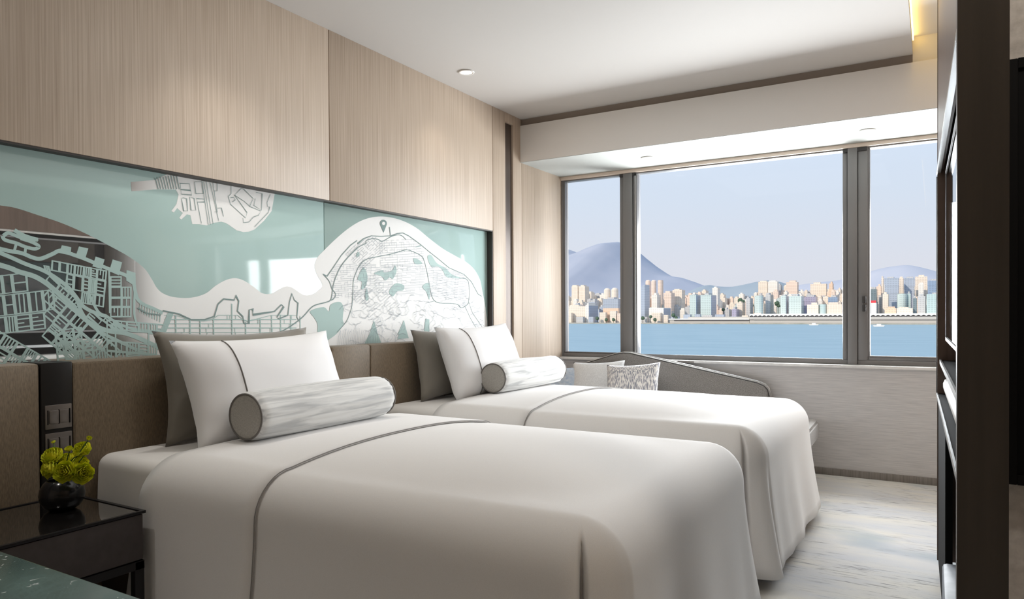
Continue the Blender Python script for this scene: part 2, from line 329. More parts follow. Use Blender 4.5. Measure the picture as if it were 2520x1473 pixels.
# ================================================================ BEDS
RS, ZE, HEM = .13, .622, .06
XF = 2.035
def ztop(x): return .632 + .030*sstep(.5, 1.1, x) - .02*sstep(1.5, 2.0, x)
def profile(lift=0.0):                        # (kind, a, z-mode) of the cloth from the middle to the hem
    pr = [('t', w_) for w_ in (0, .12, .25, .4, .55, .7, .82, .92, 1.0)]
    pr += [('a', math.radians(a_)) for a_ in (10, 20, 30, 40, 50, 60, 70, 80, 90)]
    pr += [('s', s_) for s_ in (.06, .14, .24, .36, .5, .64, .78, .9, 1.0)]
    return pr
def cloth_pt(P, n, S, kind, k, lift, fold, x):
    Pin = P - n*RS; zc = ztop(x)
    if kind == 't':
        q = S.lerp(Pin, k); a = abs(q.y-S.y)/(.6475-RS); b = max(0, (q.x-XF+.75)/(.75-RS)); mm = min(1, (a**3+b**3)**(1/3))
        zc = ztop(q.x); return Vector((q.x, q.y, zc-(zc-ZE)*mm**2.4 + lift))
    if kind == 'a': q = Pin + n*((RS+lift)*math.sin(k) + fold(.05*sstep(.35, 1.4, k))*math.sin(k)); return Vector((q.x, q.y, ZE-RS+(RS+lift)*math.cos(k)))
    q = P + n*(lift + .045*k**1.4*(.15+.85*sstep(.4, 1.1, x)) + fold(k)); return Vector((q.x, q.y, (ZE-RS)*(1-k)+HEM*k))
def duvet_mesh(y0, y1, xh, xf, seed):
    bm = bmesh.new(); ym = (y0+y1)/2; rc = .13; path = []
    n1 = 26
    for i in range(n1): path.append((Vector((xh+(xf-rc-xh)*i/n1, y0)), Vector((0, -1)), ('near', i/n1)))
    for i in range(57): a = -PI/2+PI/2*i/56; path.append((Vector((xf-rc+rc*math.cos(a), y0+rc+rc*math.sin(a))), Vector((math.cos(a), math.sin(a))), ('c1', i/56)))
    for i in range(1, 20): path.append((Vector((xf, y0+rc+(y1-y0-2*rc)*i/20)), Vector((1, 0)), ('foot', i/20)))
    for i in range(15): a = PI/2*i/14; path.append((Vector((xf-rc+rc*math.cos(a), y1-rc+rc*math.sin(a))), Vector((math.cos(a), math.sin(a))), ('c2', i/14)))
    for i in range(n1+1): path.append((Vector((xf-rc-(xf-rc-xh)*i/n1, y1)), Vector((0, 1)), ('far', i/n1)))
    rows = []
    for P, n, (kd, c) in path:
        S = Vector((min(P.x, xf-.5), ym))
        def fold(k, kd=kd, c=c, P=P):
            f = .008*k*math.sin(P.x*9+seed) + .006*k*math.sin(P.y*11+seed)
            if kd == 'c1': f += -.06*math.exp(-((c-.30)/.032)**2)*sstep(0, .05, k) + .05*k*math.exp(-((c-.12)/.1)**2) + .045*k*math.exp(-((c-.62)/.22)**2) - .025*k*math.exp(-((c-.88)/.08)**2)
            if kd == 'foot': f += .012*k*math.sin(c*24+seed)*max(0, 1-c*2.2) + .006*k*math.sin(c*17)
            if kd == 'c2': f += .03*k*math.exp(-((c-.5)/.25)**2) - .03*math.exp(-((c-.72)/.08)**2)*sstep(0, .2, k)
            if kd == 'near' and c > .8: f += .02*k*math.sin((c-.8)*30)
            return f
        rows.append([cloth_pt(P, n, S, kk, kv, 0, fold, P.x) for kk, kv in profile()])
    grid(bm, rows); bmesh.ops.remove_doubles(bm, verts=bm.verts, dist=.0004)
    bmesh.ops.dissolve_degenerate(bm, edges=bm.edges, dist=.0003)
    bmesh.ops.recalc_face_normals(bm, faces=bm.faces); smooth(bm); return bm
def strip_pts(x, y0, y1, lift, slant=0.0):
    out = []; ym = (y0+y1)/2
    for P, n in ((Vector((x, y0)), Vector((0, -1))), (Vector((x, y1)), Vector((0, 1)))):
        S = Vector((x, ym)); h = []
        for kk, kv in profile():
            q = cloth_pt(P, n, S, kk, kv, lift, lambda k: .004*k*math.sin(x*9), x); q.x -= slant*max(0, ZE-q.z); h.append(q)
        out.append(h)
    return out[0][::-1] + out[1][1:]
def solid(o, th, off=-1): m_ = o.modifiers.new('thickness', 'SOLIDIFY'); m_.thickness = th; m_.offset = off; return o
def make_bed(y0, lb, ld):
    y1 = y0+1.225; t = thing('bed', lb, 'bed', (1.0, (y0+y1)/2, 0), 'twin beds'); of = (1.0, (y0+y1)/2, 0)
    b_ = box('bed_base', .085, 1.93, y0+.02, y1-.02, .08, .30, 'base', t, .01, of)
    for x in (.2, 1.8):
        for y in (y0+.12, y1-.12): box('leg', x-.03, x+.03, y-.03, y+.03, 0, .08, 'black_metal', t, off=of)
    bm = bmesh.new(); add_box(bm, .085, 1.95, y0, y1, .30, .602, .045, 5)
    for v in bm.verts:
        k = (.602-v.co.z)/.3
        if v.co.y < y0+.1: v.co.y -= .012*k
        if v.co.y > y1-.1: v.co.y += .012*k
    for v in bm.verts: v.co -= Vector(of)
    obj('fitted_sheet', bm, 'sheet', t, ang=50)
    d0, d1 = y0-.035, y1+.035
    d = thing('duvet', ld, 'duvet', (1.2, (y0+y1)/2, .62), 'white duvets'); od = Vector((1.2, (y0+y1)/2, .62))
    bm = duvet_mesh(d0, d1, .5, 2.035, y0*3)
    for v in bm.verts: v.co -= od
    o = obj('cover', bm, 'duvet', d); solid(o, .022)
    bm = bmesh.new(); xs = [.44 + (.965-.44)*i/10 for i in range(11)]
    grid(bm, [[q-od for q in strip_pts(x, d0, d1, .009 if i else .003, .22*(1-i/10))] for i, x in enumerate(xs)])
    bmesh.ops.recalc_face_normals(bm, faces=bm.faces)
    f0 = max(bm.faces, key=lambda f: f.calc_center_median().z)
    if f0.normal.z < 0: bmesh.ops.reverse_faces(bm, faces=bm.faces)
    o = obj('turned_back_band', bm, 'duvet', d); solid(o, .006)
    bm = bmesh.new(); tube(bm, [q-od for q in strip_pts(.9660, d0, d1, .0075)], .002, 6); obj('piping', bm, 'seam', d)['label'] = 'thin grey piping'
    return t
make_bed(1.375, 'nearer twin bed with white sheet beside the black nightstand', 'white duvet with turned back band on the nearer bed')
make_bed(2.875, 'farther twin bed with white sheet in front of the window sofa', 'white duvet with turned back band on the farther bed')

def pillow_mesh(W, H, T, pinch=.07, n=26, seed=0, wr=.006):
    bm = bmesh.new()
    def pt(i, j, s):
        u = -1+2*i/n; v = -1+2*j/n
        u_ = math.copysign(abs(u)**.85, u); v_ = math.copysign(abs(v)**.85, v)
        X = u_*W/2*(1-pinch*(1-v_**2)*abs(u_)); Z = v_*H/2*(1-pinch*1.2*(1-u_**2)*abs(v_))
        th = ((1-abs(u_)**2.6)*(1-abs(v_)**2.6))**.55*T/2
        nz = noise.noise(Vector((u*2.2+seed, v*2.2, s*3.1+seed)))*wr + wr*.6*math.sin((u-v)*9+seed)*abs(u*v)
        return Vector((X, s*(th + (nz if th > .004 else 0)), Z))
    for s in (-1, 1): grid(bm, [[pt(i, j, s) for j in range(n+1)] for i in range(n+1)])
    bmesh.ops.remove_doubles(bm, verts=bm.verts, dist=.0008); bmesh.ops.recalc_face_normals(bm, faces=bm.faces); smooth(bm)
    return bm, pt
def orient(o, loc, u, v):                     # local x -> u, local z -> v, local -y is the front
    u = Vector(u).normalized(); v = (Vector(v)-u*Vector(v).dot(u)).normalized(); y = v.cross(u)
    m_ = Matrix((u, y, v)).transposed().to_4x4(); m_.translation = loc; o.matrix_world = m_
def wall_pillow(name, label, c, W, H, T, tilt, m, roll=0.0, seed=0, seam=None, group=None, pinch=.07):
    bm, pt = pillow_mesh(W, H, T, pinch, seed=seed); o = obj(name, bm, m); tag(o, label, 'pillow', group)
    r = math.radians(roll); tl = math.radians(tilt)
    vv = Vector((-math.sin(tl), 0, math.cos(tl))); uu = Vector((0, 1, 0))
    orient(o, c, uu*math.cos(r)+vv*math.sin(r), vv*math.cos(r)-uu*math.sin(r))
    # front must look into the room
    if o.matrix_world.to_3x3() @ Vector((0, -1, 0)) @ Vector((1, 0, 0)) < 0:
        pass
    if seam is not None:
        n = 26; fr = []
        sgn = -1 if (o.matrix_world.to_3x3() @ Vector((0, -1, 0))).x > 0 else 1
        for j in range(1, n): fr.append(pt(seam, j, sgn))
        bm = bmesh.new(); tube(bm, fr, .0032, 6); obj('piping', bm, 'piping', o)['label'] = 'dark grey piping line'
    return o
wall_pillow('pillow', 'taupe pillow leaning on the headboard of the nearer bed', (.16, 1.945, .812), .75, .43, .13, 10, 'taupe_pillow', 0, 1, pinch=.09)
wall_pillow('pillow', 'white pillow with grey piping on the nearer bed', (.325, 1.94, .803), .77, .42, .21, 20, 'pillow', 1.5, 2, 7)
wall_pillow('pillow', 'taupe pillow leaning on the headboard of the farther bed', (.16, 3.445, .80), .75, .40, .13, 10, 'taupe_pillow', 0, 3, pinch=.09)
wall_pillow('pillow', 'white pillow with grey piping on the farther bed', (.32, 3.51, .81), .77, .44, .21, 20, 'pillow', 1.0, 4, 7)
def bolster(label, c, Lb, R, m, rz=0.0):
    t = thing('bolster', label, 'bolster', c, 'bolster cushions', rz)
    bm = bmesh.new(); rows = []; n = 72; K = 40
    for i in range(K+1):
        f = i/K; y = -Lb/2+Lb*f; ed = min(f, 1-f)*Lb
        rr = R*(1 + .05*math.sin(PI*f)) * (1-.10*math.exp(-ed/.010))
        row = []
        for j in range(n):
            a = 2*PI*j/n
            wv = noise.noise(Vector((math.cos(a)*4.5, y*3.2+c[1], math.sin(a)*4.5)))*.0030 + (noise.noise(Vector((math.cos(a)*11, y*2.4+c[1], math.sin(a)*11)))*.0045 + .0016*math.sin(a*24+math.sin(y*9)*1.3)*math.exp(-ed/.10))*(1-math.exp(-ed/.02))
            row.append(Vector(((rr+wv)*math.cos(a), y, (rr+wv)*math.sin(a)*.97)))
        row.append(row[0].copy()); rows.append(row)
    grid(bm, rows); bmesh.ops.remove_doubles(bm, verts=bm.verts, dist=.0002); bmesh.ops.recalc_face_normals(bm, faces=bm.faces)
    obj('cover', bm, m, t)
    for s in (-1, 1):
        bm = bmesh.new(); prof = [(0, .006), (.5, .005), (.8, .002), (.925, 0)]
        rings = []
        for r_, h in prof:
            if r_ == 0: rings.append([bm.verts.new((0, s*(Lb/2+h), 0))]); continue
            rings.append([bm.verts.new((R*r_*math.cos(2*PI*j/32), s*(Lb/2+h), R*r_*math.sin(2*PI*j/32)*.97)) for j in range(32)])
        for j in range(32): bm.faces.new((rings[0][0], rings[1][j], rings[1][(j+1) % 32]))
        for A, B in zip(rings[1:], rings[2:]):
            for j in range(32): bm.faces.new((A[j], A[(j+1) % 32], B[(j+1) % 32], B[j]))
        bmesh.ops.recalc_face_normals(bm, faces=bm.faces); smooth(bm); obj('end_cap', bm, 'bolster_cap', t)['label'] = 'plain grey linen end'
        bm = bmesh.new(); tube(bm, [(R*.925*math.cos(2*PI*j/36), s*(Lb/2+.001), R*.925*math.sin(2*PI*j/36)*.97) for j in range(36)], .0035, 6, True); obj('piping', bm, 'piping', t)
bolster('striped grey and white bolster on the nearer bed', (.535, 2.005, .727), .72, .088, 'bolster', math.radians(1.5))
bolster('pale striped bolster on the farther bed', (.51, 3.68, .727), .74, .088, 'bolster2', math.radians(0))

# ================================================================ NIGHTSTAND, STONE TABLE, VASE
t = thing('nightstand', 'dark grey nightstand with black glass top beside the nearer bed', 'nightstand', (.29, 1.05, 0)); of = (.29, 1.05, 0)
box('body', .09, .49, .785, 1.30, .325, .470, 'ns_front', t, .004, of)
box('drawer_front', .49, .497, .79, 1.298, .328, .467, 'ns_front', t, .002, of)
bm = bmesh.new()
for a in ((.086, .502, 1.293, 1.305), (.086, .502, .78, .792), (.490, .502, .792, 1.293), (.086, .098, .792, 1.293)): add_box(bm, a[0]-of[0], a[1]-of[0], a[2]-of[1], a[3]-of[1], .470, .478)
obj('rim', bm, 'black_metal', t)
box('glass_top', .098, .490, .792, 1.293, .470, .4757, 'ns_top', t, off=of)
for x in (.1, .475):
    for y in (.79, 1.27): box('leg', x, x+.025, y, y+.03, 0, .325, 'black_metal', t, .002, of)
bm = bmesh.new(); add_box(bm, .475-of[0], .5-of[0], -.25, .25, .30, .325); add_box(bm, .1-of[0], .125-of[0], -.25, .25, .30, .325); add_box(bm, -.18, .2, 1.27-of[1], 1.3-of[1], .30, .325); obj('rail', bm, 'black_metal', t)

t = thing('stone_table', 'table with flecked dark green stone top in the near corner', 'table', (1.55, .1, 0)); of = (1.55, .1, 0)
box('table_top', .95, 2.15, -.33, .532, .694, .72, 'greenstone', t, .004, of)
for x in (1.0, 2.06):
    for y in (-.28, .43): box('leg', x, x+.04, y, y+.04, 0, .694, 'black_metal', t, .002, of)

VX, VY, VZ = .255, 1.185, .4757
bm = bmesh.new()
lathe(bm, [(.020, .0), (.034, .001), (.050, .012), (.0605, .030), (.0635, .048), (.060, .067), (.052, .082), (.043, .092), (.040, .094), (.038, .092), (.045, .08), (.050, .05), (.03, .012)], 40)
tag(obj('vase', bm, 'vase', loc=(VX, VY, VZ)), 'round glossy black vase on the nightstand', 'vase')
def bloom(label, u, v, r, kind, yoff=0.0, face=(.6, -.7, .4)):
    p = on(1, VY+yoff, u, v); t = thing('flower', label, 'flower', p, 'yellow green flowers in the black vase')
    rnd = random.Random(int(u*13+v)); fz = Vector(face).normalized()
    q = fz.to_track_quat('Z', 'Y'); bm = bmesh.new()
    rings = ((1.0, 7, .05), (.92, 8, .4), (.78, 8, .75), (.6, 7, 1.0), (.42, 6, 1.2), (.24, 5, 1.4)) if kind == 'open' else ((.8, 6, .9), (.55, 5, 1.15), (.3, 4, 1.35))
    for R_, k, up in rings:
        for j in range(k):
            a = 2*PI*(j+rnd.random()*.4)/k; wd = PI/k*1.5; P = []
            for i in range(5):
                f = i/4; row = []
                for jj in range(5):
                    g = -1+jj/2; el = up*(.35+.65*f)*.9
                    rad = r*R_*(.15+.85*math.sin(f*PI/2))*math.cos(el*.55)
                    aa = a+g*wd*(.35+.65*math.sin(f*PI*.75))
                    z = r*(math.sin(el)*f*.85 - .25 + .10*f*f) + r*.07*math.sin(g*7+j)*f
                    rr = rad*(1-.10*g*g) + r*.06*math.sin(g*9+a*3)*f
                    row.append(q @ Vector((rr*math.cos(aa), rr*math.sin(aa), z)))
                P.append(row)
            grid(bm, P)
    obj('petals', bm, 'petal', t)
    st = Vector((VX, VY, VZ+.088)) - Vector(p); st += Vector((rnd.uniform(-.02, .02), rnd.uniform(-.02, .02), 0))
    bm = bmesh.new(); b0 = -fz*r*.3; md = (b0+st)/2 + Vector((0, 0, .012)); tube(bm, [b0*(1-f)**2+md*2*f*(1-f)+st*f*f for f in [i/6 for i in range(7)]], .0018, 6); obj('stem', bm, 'stem', t)
for a in (('open yellow bloom at the top left of the vase', 128, 1121, .034, 'open', -.01, (.2, -.6, .7)),
          ('yellow green bloom at the left rim of the vase', 122, 1152, .033, 'open', -.02, (-.1, -.9, .3)),
          ('open cupped bloom over the middle of the vase', 158, 1160, .034, 'open', -.04, (.7, -.7, .25)),
          ('yellow bloom drooping over the right rim of the vase', 203, 1164, .034, 'open', .0, (.8, -.2, .1)),
          ('small yellow bloom behind the middle of the bouquet', 162, 1130, .026, 'open', .02, (.3, -.6, .7)),
          ('tall pale yellow bloom at the top right', 201, 1104, .028, 'open', .03, (.4, -.6, .6)),
          ('half open bud just above the middle bloom', 170, 1106, .016, 'bud', .0, (.2, -.4, .9)),
          ('half open bud left of the tall bloom', 189, 1116, .014, 'bud', -.01, (.5, -.6, .6)),
          ('half open bud below the tall bloom', 211, 1114, .014, 'bud', .0, (.7, -.4, .6)),
          ('closed green bud highest on the right', 219, 1079, .011, 'bud', .01, (.7, -.2, .7)),
          ('closed green bud highest on the left', 132, 1088, .009, 'bud', .01, (-.2, -.3, .9)),
          ('yellow bloom tucked behind the right bloom', 200, 1136, .022, 'open', .02, (.6, -.3, .6))): bloom(*a)

# ================================================================ SOFA AND CUSHIONS
t = thing('window_sofa', 'grey sofa with sloping back under the window', 'sofa', (.95, 4.7, 0)); of = Vector((.95, 4.7, 0))
bp_ = [(.03, .20), (.03, .60), (.14, .645), (.27, .695), (.54, .778), (.60, .789), (.655, .789), (.72, .776), (1.57, .610), (1.615, .592), (1.64, .565), (1.65, .52), (1.65, .20)]
bm = bmesh.new(); prism(bm, bp_, 4.985, 5.095, lambda a, b, h: Vector((a, h, b))-of)
bmesh.ops.bevel(bm, geom=[ed for ed in bm.edges if abs(ed.verts[0].co.y-ed.verts[1].co.y) < 1e-4], offset=.012, segments=3, affect='EDGES'); obj('backrest', bm, 'sofa', t, ang=45)
bm = bmesh.new(); tube(bm, [Vector((a, 4.983, b-.004))-of for a, b in bp_[1:-1]], .0035, 6); obj('piping', bm, 'alu_dark', t)
bm = bmesh.new(); tube(bm, [Vector((a, 5.035, b+.001))-of for a, b in bp_[1:-1]], .006, 6); obj('lit_edge_line', bm, 'alu_light', t)  # silver line paints in window light on the back's top edge
bm = bmesh.new(); prism(bm, [(.03, 4.985), (.03, 4.285), (1.94, 4.285), (1.985, 4.31), (1.972, 4.90), (1.93, 4.985)], .275, .388, lambda a, b, h: Vector((a, b, h))-of)
bmesh.ops.bevel(bm, geom=list(bm.edges), offset=.014, segments=3, affect='EDGES'); obj('seat', bm, 'sofa', t, ang=45)
box('plinth', .05, 1.5, 4.36, 5.06, 0, .275, 'base', t, off=of)
def cushion(label, c, W, H, T, lean, roll, m, turn=0.0, seed=0):
    bm, pt = pillow_mesh(W, H, T, .07, 20, seed, .004); o = obj('cushion', bm, m); tag(o, label, 'cushion', 'cushions on the window sofa')
    l, r, tn = math.radians(lean), math.radians(roll), math.radians(turn)
    uu = Vector((math.cos(tn), math.sin(tn), 0)); vv = Vector((-math.sin(tn)*math.sin(l), math.cos(tn)*math.sin(l), math.cos(l)))
    orient(o, c, uu*math.cos(r)+vv*math.sin(r), vv*math.cos(r)-uu*math.sin(r))
cushion('pale grey linen cushion on the sofa', (.45, 4.85, .555), .42, .36, .13, 20, 4, 'cush_grey', 0, 1)
cushion('white cushion with slanting grey dashes on the sofa', (.775, 4.72, .548), .40, .38, .13, 22, 5, 'cush_dash', 0, 2)
cushion('pale blue cushion at the left end of the sofa', (.15, 4.86, .53), .40, .30, .13, 18, 3, 'cush_blue', 0, 3)
cushion('pale blue cushion tucked behind the dashed cushion', (.70, 4.885, .51), .34, .26, .10, 16, -6, 'cush_blue', 0, 4)

# ================================================================ UNIT ON THE RIGHT
RZ = math.atan(.0176)
mu = thing('media_unit', 'tall dark wall unit with recess for the screen', 'cabinet', (2.613, 3.45, 0), None, RZ)
YN = -1.72
box('side_panel', 0, .5, -.028, 0, .05, 2.42, 'panel_brown', mu)
box('upper_panel', .002, .022, YN, -.028, 1.665, 2.42, 'panel_brown', mu)
box('unit_top', .022, .5, YN, -.028, 2.40, 2.42, 'panel_dark', mu)
box('back_panel', .10, .12, YN, -.028, .70, 2.40, 'black', mu)
box('top_edge', -.003, .012, YN, -.002, 1.650, 1.663, 'alu_light', mu)
box('upright_edge', -.003, .004, -.012, -.002, .745, 1.640, 'alu_dark', mu)
box('shelf', .014, .10, YN, -.028, .872, .880, 'black', mu); box('shelf_edge', .008, .014, YN, -.028, .866, .884, 'alu_light', mu)
box('desk_top', .002, .10, YN, -.028, .70, .742, 'black', mu); box('desk_edge', -.003, .002, YN, -.002, .730, .745, 'alu_light', mu)
box('lower_front', .004, .024, -.85, -.028, .05, .70, 'black', mu); box('lower_back', .46, .48, YN, -.028, .05, .70, 'black', mu)
tv = thing('television', 'flat black television in the recess of the dark unit', 'television', (2.644, 3.25, .97), None, math.atan(.0155))
box('casing', .0, .05, -1.25, 0, 0, .655, 'black', tv, .004); box('screen', -.002, 0, -1.238, -.012, .014, .643, 'screen', tv)
bm = bmesh.new(); add_box(bm, -.004, .002, -1.25, 0, -.002, .010); add_box(bm, -.004, .002, -1.25, 0, .645, .656); add_box(bm, -.004, .002, -.008, 0, .01, .645); obj('bezel', bm, 'alu', tv)
o = box('soundbar', .018, .09, -1.3, -.10, .755, .815, 'bar_white', None, .022); o.location = (2.613, 3.45, 0); o.rotation_euler = (0, 0, RZ)
tag(o, 'white rounded soundbar on the desk below the television', 'soundbar')
o = box('stool', 2.624, 3.0, 2.10, 2.58, 0, .30, 'stool', None, .012); tag(o, 'low blue grey stool under the desk of the dark unit', 'stool')
t = thing('wall_panel', 'dark framed glossy panel hung on the pale entry wall', 'wall panel', (2.96, 1.62, 1.15))
box('panel', -.26, .30, -.035, 0, -.385, .385, 'black', t, .003); box('frame', -.262, -.228, -.04, -.004, -.388, .388, 'black', t, .002)
box('frame', -.228, .302, -.04, -.035, .370, .388, 'black', t); box('frame', -.228, .302, -.04, -.035, -.388, -.370, 'black', t)
# warm strip lamp on the edge of the dropped ceiling, lighting the cove
o = box('cove_lamp', 2.5005, 2.506, -1.2, 4.5, 2.572, 2.596, mat('warm_led', (255, 222, 150), .5, emit=(255, 214, 120), es=7.0)); tag(o, 'warm strip lamp along the ceiling edge in the cove', 'strip light')

# ================================================================ GLASS MURAL
XG = -.045
mural = thing('glass_mural', 'mint glass wall mural with etched harbour street map above the headboard', 'wall art', (XG, 2.6, 1.28))
MO = Vector((XG, 2.6, 1.28))
for a, b in ((.57, 2.5985), (2.6025, 4.1235)): box('glass_pane', -.054, XG, a, b, .90, 1.6465, 'mint', mural, .0008, MO)
def g(u, v): p = on(0, XG, u, v); return (p.y, p.z)
def cm(pts, closed, k=6):                     # Catmull-Rom through the points
    n = len(pts); out = []
    for i in range(n if closed else n-1):
        p0 = pts[(i-1) % n] if (closed or i) else pts[0]; p1 = pts[i]; p2 = pts[(i+1) % n]; p3 = pts[(i+2) % n] if (closed or i < n-2) else pts[-1]
        for j in range(k):
            t = j/k; out.append(tuple(.5*(2*p1[c]+(p2[c]-p0[c])*t+(2*p0[c]-5*p1[c]+4*p2[c]-p3[c])*t*t+(3*p1[c]-p0[c]-3*p2[c]+p3[c])*t**3) for c in (0, 1)))
    if not closed: out.append(pts[-1])
    return out
class Print:                                   # one flat printed layer on the glass
    def __init__(s, lay): s.bm = bmesh.new(); s.x = .0004+.0008*lay
    def V(s, p): return s.bm.verts.new((s.x, p[0]-MO.y, p[1]-MO.z))
    def poly(s, px, curve=False):
        s.x += 3e-6
        if curve: px = cm(px, True, 5)
        P = [g(*p) for p in px]; vs_ = [s.V(p) for p in P]
        for t in geometry.tessellate_polygon([[Vector((a, b, 0)) for a, b in P]]):
            try: s.bm.faces.new([vs_[i] for i in t])
            except ValueError: pass
    def line(s, px, wd, closed=False, curve=False):
        s.x += 1e-6
        if curve: px = cm(px, closed, 5)
        P = [Vector(g(*p)) for p in px]; n = len(P); w = wd*.00085; A = []
        for i in range(n):
            a = P[i-1] if (i or closed) else P[i]; b = P[(i+1) % n] if (i < n-1 or closed) else P[i]
            d = (b-a); d = d.normalized() if d.length > 1e-9 else Vector((1, 0)); m_ = Vector((-d.y, d.x))
            e1 = (P[i]-a).normalized() if (P[i]-a).length > 1e-9 else d; k = min(2.0, 1/max(.45, abs(m_.dot(Vector((-e1.y, e1.x))))))
            A.append((s.V(P[i]+m_*w*k), s.V(P[i]-m_*w*k)))
        for i in range(n if closed else n-1):
            a, b = A[i], A[(i+1) % n]; s.bm.faces.new((a[0], a[1], b[1], b[0]))
    def done(s, name, m, label=None):
        s.bm.normal_update()
        for f in s.bm.faces:
            if f.normal.x < 0: f.normal_flip()
        o = obj(name, s.bm, m, mural, MO-MO); o['kind'] = 'stuff'
        if label: o['label'] = label
        return o
def T(pts, k, ox, oy): return [(ox+a/k, oy+b/k) for a, b in pts]
C2 = lambda p: T(p, 3.068, 600, 400); C3 = lambda p: T(p, 4.333, 770, 520); C4 = lambda p: T(p, 4.333, 980, 520); C1 = lambda p: T(p, 3.683, 0, 500); CU = lambda p: T(p, 2.945, 300, 400)
coast = [(-330, 470), (-160, 482), (0, 505), (40, 512), (90, 528), (150, 548), (210, 574), (270, 605), (320, 633), (355, 660), (373, 686), (386, 708), (402, 722), (430, 731), (470, 732), (505, 722), (530, 703), (555, 689), (578, 684), (600, 690), (625, 706), (645, 721), (668, 722), (690, 710), (705, 704), (722, 709), (747, 725), (768, 724), (785, 713), (793, 700), (780, 676), (774, 655), (780, 635), (796, 617), (828, 586), (861, 559), (893, 541), (925, 533), (958, 534), (991, 543), (1024, 560), (1056, 586), (1089, 611), (1120, 629), (1148, 645), (1168, 664), (1181, 688), (1186, 712)]
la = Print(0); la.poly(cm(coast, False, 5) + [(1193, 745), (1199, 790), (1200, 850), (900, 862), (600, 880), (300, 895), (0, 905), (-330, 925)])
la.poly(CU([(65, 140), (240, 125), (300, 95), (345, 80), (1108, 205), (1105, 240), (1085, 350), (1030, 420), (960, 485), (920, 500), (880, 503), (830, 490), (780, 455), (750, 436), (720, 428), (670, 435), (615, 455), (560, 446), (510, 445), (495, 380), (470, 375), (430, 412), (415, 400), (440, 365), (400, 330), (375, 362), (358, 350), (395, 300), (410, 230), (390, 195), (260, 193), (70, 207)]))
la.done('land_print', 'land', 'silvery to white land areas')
mp_ = Print(1)                                 # mint roads, piers, parks
for p, wd in (([(-200, 560), (0, 612), (51, 622), (79, 633), (100, 636), (128, 625), (149, 616), (176, 625), (212, 638), (271, 663), (307, 676), (326, 690), (332, 715), (338, 735), (352, 748), (375, 758), (400, 770)], 8),
              ([(-200, 545), (0, 622), (60, 648), (112, 668), (160, 700), (185, 728), (203, 752), (230, 768), (262, 778)], 8), ([(-200, 600), (0, 652), (45, 668), (85, 680), (118, 700), (150, 728), (185, 760), (215, 790), (260, 812), (310, 820), (360, 840), (400, 860)], 10),
              ([(185, 728), (205, 775), (240, 812), (290, 838), (340, 862), (380, 880)], 7), ([(215, 715), (240, 765), (262, 778), (300, 800), (345, 812), (400, 815)], 6),
              ([(8, 580), (20, 573), (40, 580), (70, 591), (93, 588)], 7), ([(35, 566), (60, 580), (93, 590)], 8), ([(6, 580), (12, 590), (40, 598), (62, 607), (85, 612), (95, 606), (80, 596), (50, 586)], 7), ([(40, 598), (34, 620)], 5), ([(63, 606), (61, 624)], 5),
              ([(268, 664), (270, 770)], 4), ([(332, 700), (330, 770), (338, 800)], 5)): mp_.line(p, wd, curve=len(p) > 2)
for p in ([(152, 603), (175, 608), (173, 628), (145, 622)], [(194, 606), (217, 611), (208, 640), (185, 632)], [(235, 631), (257, 638), (250, 662), (227, 655)], [(277, 638), (300, 645), (292, 677), (268, 667)], [(311, 664), (333, 671), (334, 705), (310, 690)], [(412, 770), (428, 768), (415, 800), (398, 842), (388, 832)]): mp_.poly(p)
rg = random.Random(3)
def cell(a, b, c, d, wd=3.2, sub=True, ins=.09):   # a mint outlined block with bars inside
    q = [Vector(x) for x in (a, b, c, d)]; m_ = sum(q, Vector((0, 0)))/4; q = [x+(m_-x)*ins for x in q]
    mp_.line([tuple(x) for x in q], wd, True)
    if not sub: return
    k = rg.choice((0, 1, 1, 2, 2, 3)); sd = rg.random() < .6
    for i in range(k):
        f = (i+1)/(k+1)
        s_, e_ = (q[0].lerp(q[1], f), q[3].lerp(q[2], f)) if sd else (q[0].lerp(q[3], f), q[1].lerp(q[2], f))
        if rg.random() < .25: e_ = s_.lerp(e_, .55)
        mp_.line([tuple(s_), tuple(e_)], wd*.85)
def quad(o, ax, ay, nu, nv, keep=lambda u, v: True, jit=.12, **kw):
    o, ax, ay = Vector(o), Vector(ax), Vector(ay)
    cu = [0]; cv = [0]
    for _ in range(nu): cu.append(cu[-1]+1+rg.uniform(-jit, jit)*2)
    for _ in range(nv): cv.append(cv[-1]+1+rg.uniform(-jit, jit)*2)
    for i in range(nu):
        for j in range(nv):
            p = [o+ax*cu[i+a]+ay*cv[j+b] for a, b in ((0, 0), (1, 0), (1, 1), (0, 1))]; m_ = sum(p, Vector((0, 0)))/4
            if keep(m_.x, m_.y): cell(*p, **kw)
def between(pts):                              # y of a polyline at u
    def f(u):
        for (a, b), (c, d) in zip(pts, pts[1:]):
            if a <= u <= c: return b+(d-b)*(u-a)/(c-a)
        return pts[0][1] if u < pts[0][0] else pts[-1][1]
    return f
road1 = between([(-200, 545), (0, 622), (60, 648), (112, 668), (160, 700), (185, 728), (203, 752), (230, 768), (262, 778), (330, 800)])
road2 = between([(-200, 600), (0, 652), (45, 668), (85, 680), (118, 700), (150, 728), (185, 760), (215, 790), (260, 812), (310, 820), (360, 840), (400, 860)])
coastr = between([(-200, 560), (0, 614), (51, 624), (79, 637), (100, 642), (128, 634), (149, 626), (176, 634), (212, 647), (271, 672), (307, 686)])
quad((16, 612), (15, 3), (5, 20), 7, 2, lambda u, v: coastr(u)+8 < v < road1(u)-6)
quad((128, 640), (19, 3.6), (-3, 33), 8, 4, lambda u, v: coastr(u)+10 < v < road1(u)-8 and u < 263)
quad((271, 680), (29, 0), (0, 24), 2, 4, lambda u, v: v > coastr(u)+14)
